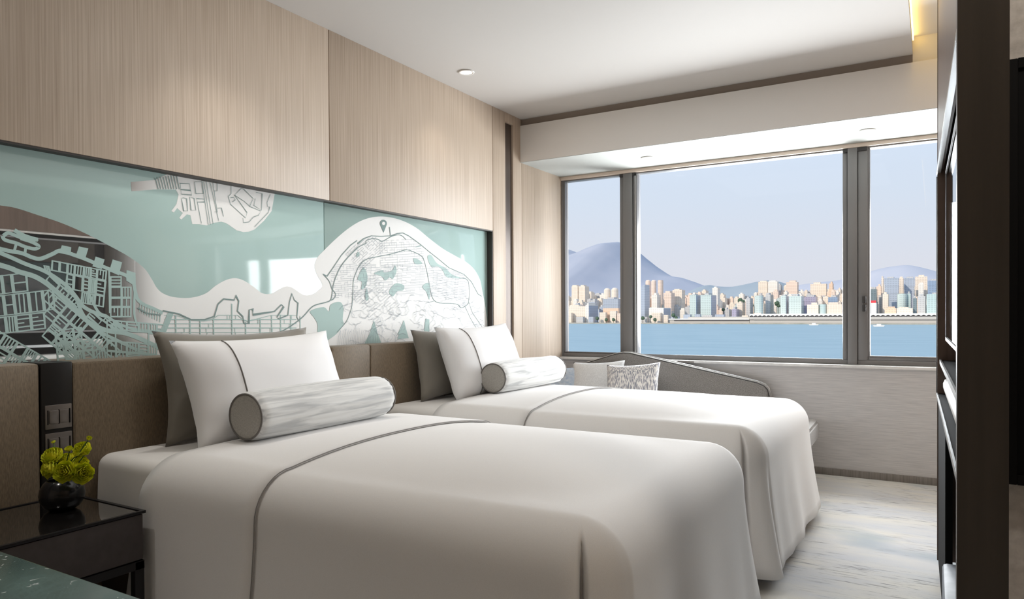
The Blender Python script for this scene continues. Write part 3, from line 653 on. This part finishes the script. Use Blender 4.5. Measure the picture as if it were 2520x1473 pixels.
quad((-64, 684), (30, -3.6), (4, 44), 7, 4, lambda u, v: v > road2(u)+14 and u < 122 and v < 822)
quad((-60, 780), (26, 15), (-17, 26), 14, 6, lambda u, v: -60 < u < 205 and v > (826 if u < 128 else 852) and v < 925)
quad((20, 655), (17, 12), (-6, 9), 5, 2, lambda u, v: road1(u)+5 < v < road2(u)-5, ins=.05)
quad((120, 712), (27, 23), (-15, 18), 12, 4, lambda u, v: (v > road2(u)+10 and u > 118 and v < 880-(u-120)*.05 and u < 300))
quad((110, 690), (25, 21), (12, -14), 9, 2, lambda u, v: road1(u)+8 < v < road2(u)-8)
quad((134, 812), (24, -3), (3, 30), 6, 3, lambda u, v: 140 < u < 260 and v > road2(u)+50)
quad((262, 786), (24, 2), (0, 22), 7, 6, lambda u, v: v > 790 and u > 262 and u < 400 and abs(v-road2(u)) > 9)
for i in range(9): mp_.line([(345+i*6.2, 742+i*3.6), (343+i*6.2, 768+i*3.0)], 2.2)
shore_ = between([(398, 764), (430, 772), (470, 785), (505, 787), (530, 780), (540, 748), (560, 742), (578, 745), (600, 790), (640, 780), (680, 770), (745, 775), (800, 760)])
for u in (432, 467, 492, 525, 570, 604, 640, 668, 690, 715, 738): mp_.line([(u, max(shore_(u)+3, 742)), (u+1, 850)], 3.2)
for i in range(8): mp_.line([(u, max(775+i*10.5, shore_(u)+2)) for u in range(405, 741, 12)], 2.6 if i % 2 else 1.6)
for k in range(46):
    u = rg.uniform(405, 735); v = 775+10.5*rg.randint(0, 6)
    if v > shore_(u): mp_.line([(u, v), (u, v+10.5)], 1.5)
for p in (C2([(500, 1120), (600, 1090), (640, 1122), (655, 1072), (720, 1050), (750, 1090), (745, 1180), (750, 1220), (700, 1290), (620, 1350), (600, 1372), (580, 1360), (555, 1300), (555, 1220), (530, 1170)]),
          C3([(535, 595), (580, 690), (560, 800), (515, 825), (520, 750), (475, 720)]), C3([(650, 660), (740, 625), (760, 650), (840, 630), (875, 575), (890, 640), (850, 720), (820, 700), (770, 735), (730, 690)]),
          C3([(810, 860), (850, 790), (900, 765), (970, 790), (960, 840), (900, 850), (850, 905)]), C3([(570, 820), (585, 870), (590, 940), (560, 940), (555, 870)]), C3([(480, 430), (497, 460), (475, 487), (458, 465)]),
          C4([(160, 500), (210, 510), (255, 555), (180, 560)]), C4([(310, 485), (350, 465), (410, 550), (500, 600), (570, 670), (690, 715), (520, 700), (480, 640), (430, 590), (350, 585)]), C4([(255, 800), (320, 760), (335, 840), (330, 940), (300, 860)])): mp_.poly(p, True)
for p in (C3([(650, 1160), (690, 1300), (740, 1440), (530, 1440), (600, 1310)]), C3([(970, 1160), (1010, 1330), (900, 1310)]), C4([(55, 1160), (110, 1350), (-10, 1360)]), C4([(290, 1140), (330, 1150), (330, 1350), (265, 1330)]), C4([(170, 385), (240, 355), (240, 372)])): mp_.poly(p)
mp_.done('road_print', 'mint_print', 'mint roads, piers, blocks and parks')
gp = Print(2)                                  # grey-green lines of the headland and of the upper land
outer = C3([(110, 670), (150, 690), (200, 620), (300, 470), (400, 360), (470, 310), (475, 345), (540, 290), (620, 260), (720, 265), (830, 260), (900, 235), (950, 230)]) + C4([(50, 230), (110, 260), (180, 310), (240, 355), (330, 430), (420, 500), (540, 600), (700, 670), (780, 750), (850, 880), (890, 905)])
gp.line(outer, 2.6)
gp.line(C3([(480, 380), (380, 480), (300, 580), (250, 680), (215, 790), (200, 900), (180, 950), (130, 970), (0, 1010)]) + [(747, 777), (725, 795), (698, 812), (660, 826)], 2.8, curve=True)
gp.line(C3([(105, 665), (170, 740), (200, 820), (240, 880), (220, 930), (180, 950)]), 2.4, curve=True)
gp.line(C3([(250, 1290), (350, 1180), (390, 1090), (415, 1000), (425, 850), (430, 740), (460, 650), (500, 570), (570, 510), (700, 480), (850, 450)]) + C4([(80, 410), (160, 430), (240, 470), (270, 510), (300, 620), (330, 770), (360, 910), (420, 970), (560, 980), (630, 990), (670, 1025), (710, 1010), (750, 960), (750, 760), (700, 710), (660, 715)]), 2.2, curve=True)
gp.line(C4([(710, 1010), (770, 1140), (830, 1240)]), 1.6); gp.line(C4([(750, 960), (790, 1080), (900, 1240)]), 1.6); gp.line(C4([(300, 975), (380, 955)]), 1.6)
gp.line(C3([(815, 165), (825, 260)]), 3.2); gp.line(C3([(480, 380), (560, 340), (570, 310), (640, 290), (700, 300), (740, 318), (830, 270), (900, 250), (950, 260), (990, 300)]), 2.0, curve=True)
gp.line([(338, 757), (360, 770), (395, 775)], 3); gp.line([(400, 764), (440, 772), (470, 786), (503, 786), (527, 778), (536, 748), (550, 735), (576, 738), (580, 727), (587, 740), (584, 765), (597, 778), (600, 795), (612, 795), (613, 762), (622, 760), (622, 774), (675, 766), (692, 749)], 3.2)
gp.line([(692, 749), (698, 754), (681, 780), (686, 784), (708, 775), (712, 742), (718, 722), (724, 738), (733, 745), (730, 780), (736, 790)], 2.8)
pin = C3([(750+37*math.cos(a), 128+37*math.sin(a)*1.05) for a in [math.radians(x) for x in range(150, 391, 15)]]) + C3([(752, 226)])
gp.poly(pin)
for ln in ([(440, 255), (468, 260), (475, 350), (447, 350), (430, 260)], [(490, 250), (522, 258), (535, 345), (500, 345)], [(540, 260), (598, 265), (596, 285), (545, 285)], [(425, 195), (500, 205), (503, 235), (430, 228)], [(420, 150), (490, 155), (496, 200), (425, 193)], [(525, 140), (580, 140), (588, 225), (535, 225)]): gp.line(CU(ln), 1.2, True)
for ln in ([(590, 120), (640, 450)], [(605, 110), (660, 445)], [(630, 110), (700, 420)], [(575, 110), (600, 280), (625, 450)], [(545, 285), (575, 440)], [(655, 130), (690, 360), (670, 355)], [(690, 330), (720, 328), (735, 390)], [(690, 130), (690, 205), (665, 205)], [(790, 150), (790, 225), (770, 245), (785, 300), (895, 400), (905, 360), (815, 235), (860, 190), (880, 190), (950, 260), (925, 315), (885, 280), (815, 235)], [(785, 255), (810, 250), (820, 270), (800, 285)], [(920, 315), (1005, 350), (990, 380), (950, 395), (920, 430), (880, 435), (875, 400)], [(970, 215), (1015, 225), (1010, 345), (955, 310), (965, 260)], [(1075, 230), (1050, 290), (1055, 320), (1070, 320), (1060, 360), (960, 465)]): gp.line(CU(ln), 1.2)
for i in range(9): gp.line(CU([(240+i*19, 110-i*3), (262+i*19, 192)]), 2.0)
gp.done('line_print', 'grey_print', 'grey green street lines and map pin')
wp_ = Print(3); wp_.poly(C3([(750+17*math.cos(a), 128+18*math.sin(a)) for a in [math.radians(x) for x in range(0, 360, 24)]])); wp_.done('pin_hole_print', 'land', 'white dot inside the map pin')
tp = Print(2)                                  # the finest streets
inl = [Vector(p) for p in outer] + [Vector((1196, 760)), Vector((1199, 850)), Vector((830, 850)), Vector((812, 742))]
def inside(u, v):
    c = False
    for i in range(len(inl)):
        a, b = inl[i-1], inl[i]
        if (a.y > v) != (b.y > v) and u < (b.x-a.x)*(v-a.y)/(b.y-a.y)+a.x: c = not c
    return c
def hatch(u0, u1, v0, v1, du, dv, ang, p):
    ca, sa = math.cos(ang), math.sin(ang); cu, cv = (u0+u1)/2, (v0+v1)/2; n = 0
    v = v0
    while v < v1:
        u = u0
        while u < u1:
            for e_, pr in (((du, 0), p), ((0, dv), p*.55)):
                if rg.random() < pr:
                    P = [(cu+(x-cu)*ca-(y-cv)*sa, cv+(x-cu)*sa+(y-cv)*ca) for x, y in ((u, v), (u+e_[0], v+e_[1]))]
                    if inside(*P[0]) and inside(*P[1]): tp.line(P, .75)
            u += du
        v += dv
hatch(815, 900, 650, 735, 8, 5, -.06, .8); hatch(860, 940, 590, 650, 7, 5, -.75, .7); hatch(935, 1040, 590, 665, 6, 6, -.05, .8); hatch(900, 1150, 655, 730, 11, 4, .05, .75); hatch(1055, 1150, 660, 740, 9, 4, .15, .6); hatch(885, 960, 690, 790, 8, 6, -.7, .5)
for k in range(150):                           # winding hillside lanes
    u = rg.uniform(850, 1190); v = rg.uniform(735, 845)
    if not inside(u, v): continue
    a = rg.uniform(0, 6.3); P = [(u, v)]
    for i in range(rg.randint(4, 9)):
        a += rg.uniform(-.9, .9); u += 5*math.cos(a); v += 5*math.sin(a)
        if not inside(u, v) or v > 852: break
        P.append((u, v))
    if len(P) > 2: tp.line(P, .8, curve=True)
for k in range(26):
    u = 830+k*4.2; tp.line([(u, 852), (u+2, 838-rg.uniform(0, 14)), (u+rg.uniform(2, 9), 815-rg.uniform(0, 10))], .9, curve=True)
for k in range(14): tp.line([(738+k*4, 835-abs(k-7)*2.2), (742+k*4, 850)], 1.2)
tp.done('lane_print', mat('fine_line_print', (156, 164, 172), .5, 0, .06), 'finest pale grey street lines')

# ================================================================ OUTSIDE: WATER, FAR SHORE, HILLS
MT['sea'] = noisy(mat('harbour_water', (150, 180, 196), .5, 0, .08), (.012, .05, 1), (150, 178, 190), (164, 189, 199), 6, .3, .7)
n_ = N(MT['sea'], 'ShaderNodeTexNoise', Scale=.25, Detail=3.0); tt = N(MT['sea'], 'ShaderNodeTexCoord'); bb = N(MT['sea'], 'ShaderNodeBump', Strength=.5, Distance=.6)
L(MT['sea'], tt.outputs['Object'], n_.inputs['Vector']); L(MT['sea'], n_.outputs[0], bb.inputs['Height']); L(MT['sea'], bb.outputs[0], BS(MT['sea']).inputs['Normal'])
MT['shore'] = noisy(mat('far_shore_ground', (170, 165, 155), .9), (.05, .05, .05), (150, 152, 140), (190, 182, 170), 4)
SEA = -20.0
struct(box('sea', -6000, 3500, 30, 1402, SEA-2, SEA, 'sea'))
struct(box('shore', -6000, 3500, 1400, 9000, SEA-4, SEA+2.2, 'shore'))
def hillmat(n, c1, c2): return noisy(mat(n, c1, .95, 0, .1), (.004, .004, .006), c1, c2, 6, .3, .7)  # hill colours carry the distance haze in them
def hill(pts, Y, D, m, seed):
    bm = bmesh.new(); pts = cm(pts, False, 6); rows = []
    for u, v in pts:
        r = on(1, Y, u, v); h = r.z-SEA; row = []
        for k in range(17):
            t = -1+k/8; y = Y+t*D*(1+h/400*.5); s_ = math.exp(-(t*1.9)**2)-math.exp(-3.6)*.99
            nz = noise.fractal(Vector((r.x*.0026+seed, y*.0026, seed)), 1.0, 2.0, 5)*h*.16*abs(t)
            row.append(Vector((r.x, y, SEA+max(0.5, h*s_/.973+nz))))
        rows.append(row)
    grid(bm, rows); bmesh.ops.recalc_face_normals(bm, faces=bm.faces)
    return struct(obj('hill', bm, m))
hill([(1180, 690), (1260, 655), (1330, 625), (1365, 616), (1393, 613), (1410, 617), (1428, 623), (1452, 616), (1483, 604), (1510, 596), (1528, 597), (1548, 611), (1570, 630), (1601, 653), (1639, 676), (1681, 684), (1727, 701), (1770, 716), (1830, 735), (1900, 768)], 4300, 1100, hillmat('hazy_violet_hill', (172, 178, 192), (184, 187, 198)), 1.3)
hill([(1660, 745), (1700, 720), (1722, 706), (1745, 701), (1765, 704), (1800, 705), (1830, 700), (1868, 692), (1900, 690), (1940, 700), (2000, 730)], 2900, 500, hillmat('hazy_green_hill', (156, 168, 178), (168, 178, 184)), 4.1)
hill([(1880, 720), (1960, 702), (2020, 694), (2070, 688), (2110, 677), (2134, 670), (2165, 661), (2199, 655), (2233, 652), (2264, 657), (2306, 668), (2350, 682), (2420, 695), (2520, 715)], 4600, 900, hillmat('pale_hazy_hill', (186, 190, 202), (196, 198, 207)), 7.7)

def facade(name, c, glassy=False, k=.90, fl=.28, bay=.22):
    m = mat(name, c, .25 if glassy else .8, 0, .5); t = N(m, 'ShaderNodeTexCoord'); s = N(m, 'ShaderNodeSeparateXYZ'); L(m, t.outputs['Object'], s.inputs[0])
    def band(sock, f, duty):
        a = N(m, 'ShaderNodeMath', operation='MULTIPLY'); a.inputs[1].default_value = f; b = N(m, 'ShaderNodeMath', operation='FRACT'); d = N(m, 'ShaderNodeMath', operation='GREATER_THAN'); d.inputs[1].default_value = duty
        L(m, sock, a.inputs[0]); L(m, a.outputs[0], b.inputs[0]); L(m, b.outputs[0], d.inputs[0]); return d.outputs[0]
    zz = band(s.outputs[2], fl, .45); ad = N(m, 'ShaderNodeMath', operation='ADD'); L(m, s.outputs[0], ad.inputs[0]); L(m, s.outputs[1], ad.inputs[1]); xx = band(ad.outputs[0], bay, .35)
    mu_ = N(m, 'ShaderNodeMath', operation='MULTIPLY'); L(m, zz, mu_.inputs[0]); L(m, xx, mu_.inputs[1])
    mx = N(m, 'ShaderNodeMix', data_type='RGBA'); L(m, mu_.outputs[0], mx.inputs[0]); mx.inputs[6].default_value = (*lin(c), 1); mx.inputs[7].default_value = (*[x*k*k for x in lin(c)], 1); L(m, mx.outputs[2], BS(m).inputs['Base Color']); return m
FM = {'w': facade('white_facade', (240, 235, 228)), 'c': facade('cream_facade', (238, 225, 210)), 'p': facade('pink_beige_facade', (236, 216, 202)), 'o': facade('orange_facade', (236, 206, 182)), 'g': facade('pale_green_glass_facade', (204, 218, 215), True, .9),
      't': facade('teal_glass_facade', (190, 210, 210), True, .9), 'b': facade('blue_glass_facade', (150, 170, 196), True, .9), 's': facade('slate_blue_facade', (178, 188, 203), True, .9), 'y': facade('grey_facade', (200, 200, 201)), 'd': facade('dark_green_glass_facade', (124, 140, 146), True, .9), 'v': facade('violet_facade', (178, 172, 194), True, .9)}
def building(u0, u1, vt, kind, label, Y=1480, dp=26, form='box', group=None, side=None):
    xc = on(1, Y, (u0+u1)/2, 780).x; wd = abs(on(1, Y, u1, 780).x-on(1, Y, u0, 780).x); h = on(1, Y, (u0+u1)/2, vt).z-(SEA+2.2)
    t = thing('building', label, 'building', (xc, Y, SEA+2.2), group); bm = bmesh.new()
    if form in ('cylinder', 'domed'):
        pr = [(wd/2, 0), (wd/2, h-(wd*.35 if form == 'domed' else 2))]
        pr += [(wd/2*math.cos(a), h-wd*.35+wd*.35*math.sin(a)) for a in (.4, .8, 1.2)] if form == 'domed' else [(wd/2*.94, h-2), (wd/2*.94, h)]
        lathe(bm, pr, 24, (0, wd/2, 0)); obj('tower_body', bm, FM[kind], t, ang=40)
    elif form == 'slant':
        prism(bm, [(-wd/2, 0), (wd/2, 0), (wd/2, h), (-wd*.05, h-5), (-wd*.32, h*.5)], 0, dp, lambda a, b, c_: Vector((a, c_, b))); obj('tower_body', bm, FM[kind], t)
    else:
        add_box(bm, -wd/2, wd/2, 0, dp, 0, h)
        n = int(h//14)
        if wd > 12 and form == 'box':
            for i in range(1, n+1): add_box(bm, -wd/2-.35, wd/2+.35, -.35, dp+.35, i*14-.8, i*14)
        obj('tower_body', bm, FM[kind], t)
        if side: box('shaded_side_skin', wd/2, wd/2+.6, .5, dp-.5, 0, h-1.5, FM[side], t)
    if form == 'box' and h > 25:
        rw = wd*rg.uniform(.35, .7); o_ = rg.uniform(-.12, .12)*wd; box('roof_block', o_-rw/2, o_+rw/2, 3, dp*.8, h, h+rg.uniform(2, 4.5), FM['y' if kind in 'bsdtgv' else kind], t)
    return t
P_ = building
P_(1392, 1441, 753, 'c', 'long low beige waterfront block at the left window edge', 1440, 30); P_(1441, 1449, 750, 'w', 'white end slab beside the long beige waterfront block', 1438, 50, side='b')
P_(1484, 1521, 735, 's', 'broad slate blue block behind the orange hall', 1560, 30); P_(1484, 1522, 758, 'o', 'low orange lit hall near the water at the left mullion', 1450, 24, 'plain')
P_(1407, 1422, 704, 'c', 'left tower of the twin cream towers at far left', 1750); P_(1424, 1440, 704, 'c', 'right tower of the twin cream towers at far left', 1750)
P_(1484, 1499, 708, 'c', 'round topped cream tower left of its twin beside the mullion', 1650, 20, 'domed'); P_(1502, 1518, 707, 'c', 'round topped cream tower nearest the left mullion', 1650, 20, 'domed')
P_(1567, 1587, 700, 's', 'tall tapering blue glass tower right of the left mullion', 1450, 30, 'slant')
P_(1587, 1599, 688, 'p', 'tall round topped tower beside the blue tapering tower', 1700, 20, 'domed'); P_(1601, 1613, 688, 'p', 'middle round topped tower of the tall three', 1700, 20, 'domed'); P_(1617, 1630, 689, 'p', 'rightmost round topped tower of the tall three', 1680, 20, 'cylinder')
P_(1597, 1633, 757, 'w', 'big plain white box building on the waterfront', 1440, 46, 'plain', side='b')
P_(1633, 1652, 720, 'p', 'pinkish tower behind the white box building', 1580); P_(1655, 1678, 713, 'c', 'cream tower right of the pinkish tower', 1620); P_(1604, 1617, 725, 'w', 'slim white tower below the round topped three', 1560)
P_(1697, 1713, 725, 'g', 'pale glass block with a shaded dark blue side', 1460, 34, side='b'); P_(1724, 1750, 725, 'g', 'broad pale green glass office with shaded blue side', 1460, 40, side='b')
P_(1753, 1766, 708, 'w', 'white tower behind the broad pale green office', 1620, 22); P_(1801, 1812, 760, 'v', 'small violet block low on the quay', 1450); P_(1813, 1827, 744, 'c', 'cream block with a notched roof above the terminal', 1480)
P_(1836, 1846, 733, 'y', 'slim grey tower left of the round glass office', 1470); P_(1855, 1876, 727, 'g', 'round pale glass office tower above the white roof', 1460, 24, 'cylinder')
P_(1884, 1896, 724, 'y', 'grey tower right of the round glass office', 1490, 30, side='d'); P_(1922, 1934, 727, 'g', 'pale glass tower with shaded deep blue side', 1465, 34, side='b'); P_(1941, 1972, 728, 'g', 'largest pale green glass office behind the terminal roof', 1460, 30)
P_(1979, 2007, 730, 'v', 'violet blue block beside the largest green office', 1520, 30); P_(1986, 2014, 749, 'c', 'low cream block above the terminal roof', 1450, 20); P_(2015, 2034, 748, 't', 'low round teal glass building above the terminal roof', 1450, 20, 'cylinder'); P_(2035, 2072, 748, 'p', 'long low pink block at the right mullion', 1450, 20)
P_(1935, 1962, 694, 'p', 'wide pinkish slab tower on the skyline', 1800, 20); P_(1994, 2033, 698, 'c', 'wide cream slab tower on the skyline', 1760, 20); P_(2040, 2049, 697, 'o', 'slim orange tower on the skyline', 1740, 20); P_(2038, 2061, 731, 'b', 'small bright blue glass block below the orange tower', 1530, 20)
P_(1866, 1889, 693, 'c', 'first tall cream slab of the high skyline terrace', 1850, 20); P_(1890, 1913, 692, 'w', 'second tall white slab of the high skyline terrace', 1850, 20)
P_(2140, 2157, 711, 'd', 'grey green tower right of the right mullion', 1560); P_(2157, 2168, 704, 'p', 'pinkish tower beside the grey green tower', 1620); P_(2169, 2174, 684, 'c', 'thin pale tower left of the big slate blue tower', 1600); P_(2177, 2211, 684, 's', 'big slate blue glass tower in the right pane', 1540, 34)
P_(2213, 2223, 684, 'c', 'thin cream tower between two slate blue towers', 1620); P_(2225, 2250, 684, 's', 'second slate blue glass tower in the right pane', 1580, 24); P_(2252, 2282, 680, 'c', 'wide cream tower in the right pane', 1640, 20); P_(2260, 2273, 698, 'w', 'white tower in front of the wide cream tower', 1560, 20); P_(2283, 2312, 690, 'b', 'deep blue glass tower at the right edge', 1560, 24)
P_(2207, 2232, 722, 'g', 'round pale green glass tower in the right pane', 1480, 24, 'cylinder'); P_(2232, 2241, 722, 't', 'narrow teal glass tower beside the round green tower', 1490); rs_ = P_(2144, 2156, 745, 'w', 'small white block with a red roof board', 1450, form='plain'); h_ = on(1, 1450, 2150, 745).z-SEA-2.2; box('roof_board', -4.5, 4, 1, 2, h_, h_+4.5, mat('red_board', (216, 60, 70), .5), rs_)
P_(2172, 2186, 723, 'c', 'cream block in front of the big slate blue tower', 1490); P_(2177, 2205, 758, 'o', 'low orange block behind the right end of the terminal', 1445, 16); P_(2206, 2246, 758, 'c', 'low cream block behind the right end of the terminal', 1445, 16); P_(2247, 2256, 733, 'd', 'slim dark green glass tower in the right pane', 1460); P_(2258, 2277, 728, 'y', 'grey office block in the right pane', 1460, 30, side='d'); P_(2280, 2312, 723, 't', 'broad teal glass office at the right edge', 1455, 26)
sky_line = between([(1380, 738), (1410, 725), (1445, 722), (1470, 725), (1520, 732), (1560, 735), (1600, 722), (1640, 728), (1690, 722), (1720, 712), (1760, 722), (1800, 728), (1840, 722), (1865, 712), (1900, 702), (1935, 708), (1960, 712), (2000, 712), (2040, 704), (2070, 712), (2130, 715), (2180, 705), (2250, 700), (2320, 700), (2420, 705)])
KN = dict(c='cream', w='white', p='pinkish beige', y='grey', g='pale green glass', s='slate blue')
RN = ('back rows', 'middle rows', 'front rows')
def pane(u): return 'in the left window pane' if u < 1545 else 'left in the main pane' if u < 1720 else 'amid the main pane' if u < 1900 else 'right in the main pane' if u < 2105 else 'in the right window pane'
u = 1384
for rw_, (Ya, dv0, dv1, st) in enumerate(((1900, -4, 12, 12), (1720, 8, 26, 14), (1590, 20, 40, 16))):
    u = 1384
    while u < 2420:
        wd = rg.uniform(.55, 1.0)*st; vt = sky_line(u)+rg.uniform(dv0, dv1)
        kd_ = rg.choice('cccwwppwcyy' if rw_ < 2 else 'ccwppygysc'); P_(u, u+wd, min(vt, 768), kd_, ('slim ' if wd < .75*st else 'broad ')+KN[kd_]+' tower in the '+RN[rw_]+' '+pane(u), Ya+rg.uniform(-30, 30), rg.uniform(14, 26), group='apartment towers of the far shore')
        u += wd+rg.uniform(0, 2.5)
u = 1390
while u < 1870:
    wd = rg.uniform(10, 24); P_(u, u+wd, rg.uniform(764, 779), rg.choice('cwypcs'), 'low pale waterfront block below the towers '+pane(u), 1425+rg.uniform(0, 8), 10, 'plain', group='low waterfront blocks'); u += wd+rg.uniform(2, 16)
# long terminal with vaulted white roof
ta, tb = on(1, 1412, 1845, 790).x, on(1, 1412, 2440, 790).x
ter = thing('terminal_building', 'long harbour terminal with scalloped white roof along the water', 'building', ((ta+tb)/2, 1412, SEA)); of = Vector(((ta+tb)/2, 1412, SEA))
zt = lambda v: on(1, 1412, 2100, v).z-SEA
MT['term'] = mat('terminal_concrete', (196, 192, 186), .8); MT['term_w'] = mat('terminal_white_roof', (245, 243, 236), .6); MT['term_d'] = mat('terminal_dark_opening', (92, 90, 92), .7)
hw = (tb-ta)/2
box('quay_wall', -hw, hw, -2, 60, 0, zt(794.5), 'term_d', ter); box('lower_hall', -hw, hw, 0, 60, zt(794.5), zt(787.5), 'term', ter); box('opening', -hw*.96, hw, -.6, 50, zt(787.5), zt(786), 'term_d', ter); box('upper_hall', -hw, hw, -1, 60, zt(786), zt(779), 'term', ter); box('window_band', -hw, hw, 0, 56, zt(779), zt(776.5), 'term_d', ter)
nv = 50
for i in range(nv):
    xa = -hw+2*hw*i/nv; xb = xa+2*hw/nv; bm = bmesh.new()
    prism(bm, [(xa+(xb-xa)*f, zt(777.6)+ (zt(774.6)-zt(777.6))*math.sin(PI*f)) for f in [j/6 for j in range(7)]] + [(xb, zt(771)), (xa, zt(771))], -1.5, 58, lambda a, b, h: Vector((a, h, b))); obj('roof_vault', bm, 'term_w', ter)
la_, lb_ = on(1, 1412, 1615, 790).x, ta-1
lo_ = thing('pier_shed', 'low grey pier shed left of the white roofed terminal', 'building', ((la_+lb_)/2, 1412, SEA)); hw = (lb_-la_)/2
box('quay_wall', -hw, hw, -2, 40, 0, zt(794.5), 'term_d', lo_); box('shed', -hw*.7, hw, 2, 40, zt(794.5), zt(786), 'term', lo_); box('shed_roof', -hw*.72, hw, 0, 42, zt(786), zt(783), 'term_w', lo_); box('opening', -hw*.6, hw, 1.4, 30, zt(789.5), zt(787), 'term_d', lo_); box('upper_deck', -hw*.3, hw, 6, 40, zt(783), zt(778), 'term', lo_)
MT['tree'] = noisy(mat('distant_tree_green', (74, 96, 78), .9), (.2, .2, .2), (64, 88, 72), (92, 112, 90), 3)
for i, (u, v, r) in enumerate(((1470, 783, 7), (1492, 786, 6), (1510, 786, 6), (1582, 782, 7), (1601, 779, 6), (1612, 786, 6), (1657, 775, 7), (1664, 781, 6), (1780, 762, 6), (1822, 739, 9), (1828, 742, 7), (1850, 752, 6), (1912, 746, 8), (1916, 752, 6))):
    p = on(1, 1420 if v > 770 else 1500, u, v); bm = bmesh.new(); r *= .6; bmesh.ops.create_icosphere(bm, subdivisions=2, radius=r)
    for v_ in bm.verts: v_.co *= 1+.3*noise.noise(v_.co*.35+Vector((i*3, 0, 0)))
    p.z = max(SEA+2.2+r*.7, p.z); t = thing('tree', 'dark green tree among the far buildings '+pane(u), 'tree', p, 'far shore trees'); obj('crown', bm, 'tree', t); bm = bmesh.new(); tube(bm, [(0, 0, -r*.3), (0, 0, SEA+2.2-p.z)], .5, 6); obj('trunk', bm, 'base', t)
for u, v, lb in ((2003, 800, 'small white boat left of the right mullion'), (2163, 803, 'small white boat with a wake in the right pane')):
    p = on(2, SEA, u, v); t = thing('boat', lb, 'boat', p); bm = bmesh.new(); prism(bm, [(-8, 1.8), (8, 1.8), (6, -.3), (-6.5, -.3)], -1.6, 1.6, lambda a, b, h: Vector((a, h, b))); obj('hull', bm, 'white', t); box('cabin', -3, 3, -1.2, 1.2, 1.8, 4, 'white', t)
p = on(2, SEA, 2140, 802); tag(box('wake', p.x-22, p.x+12, p.y-.8, p.y+.8, SEA-.1, SEA+.12, 'white'), 'white foam wake behind the boat in the right pane', 'wake')
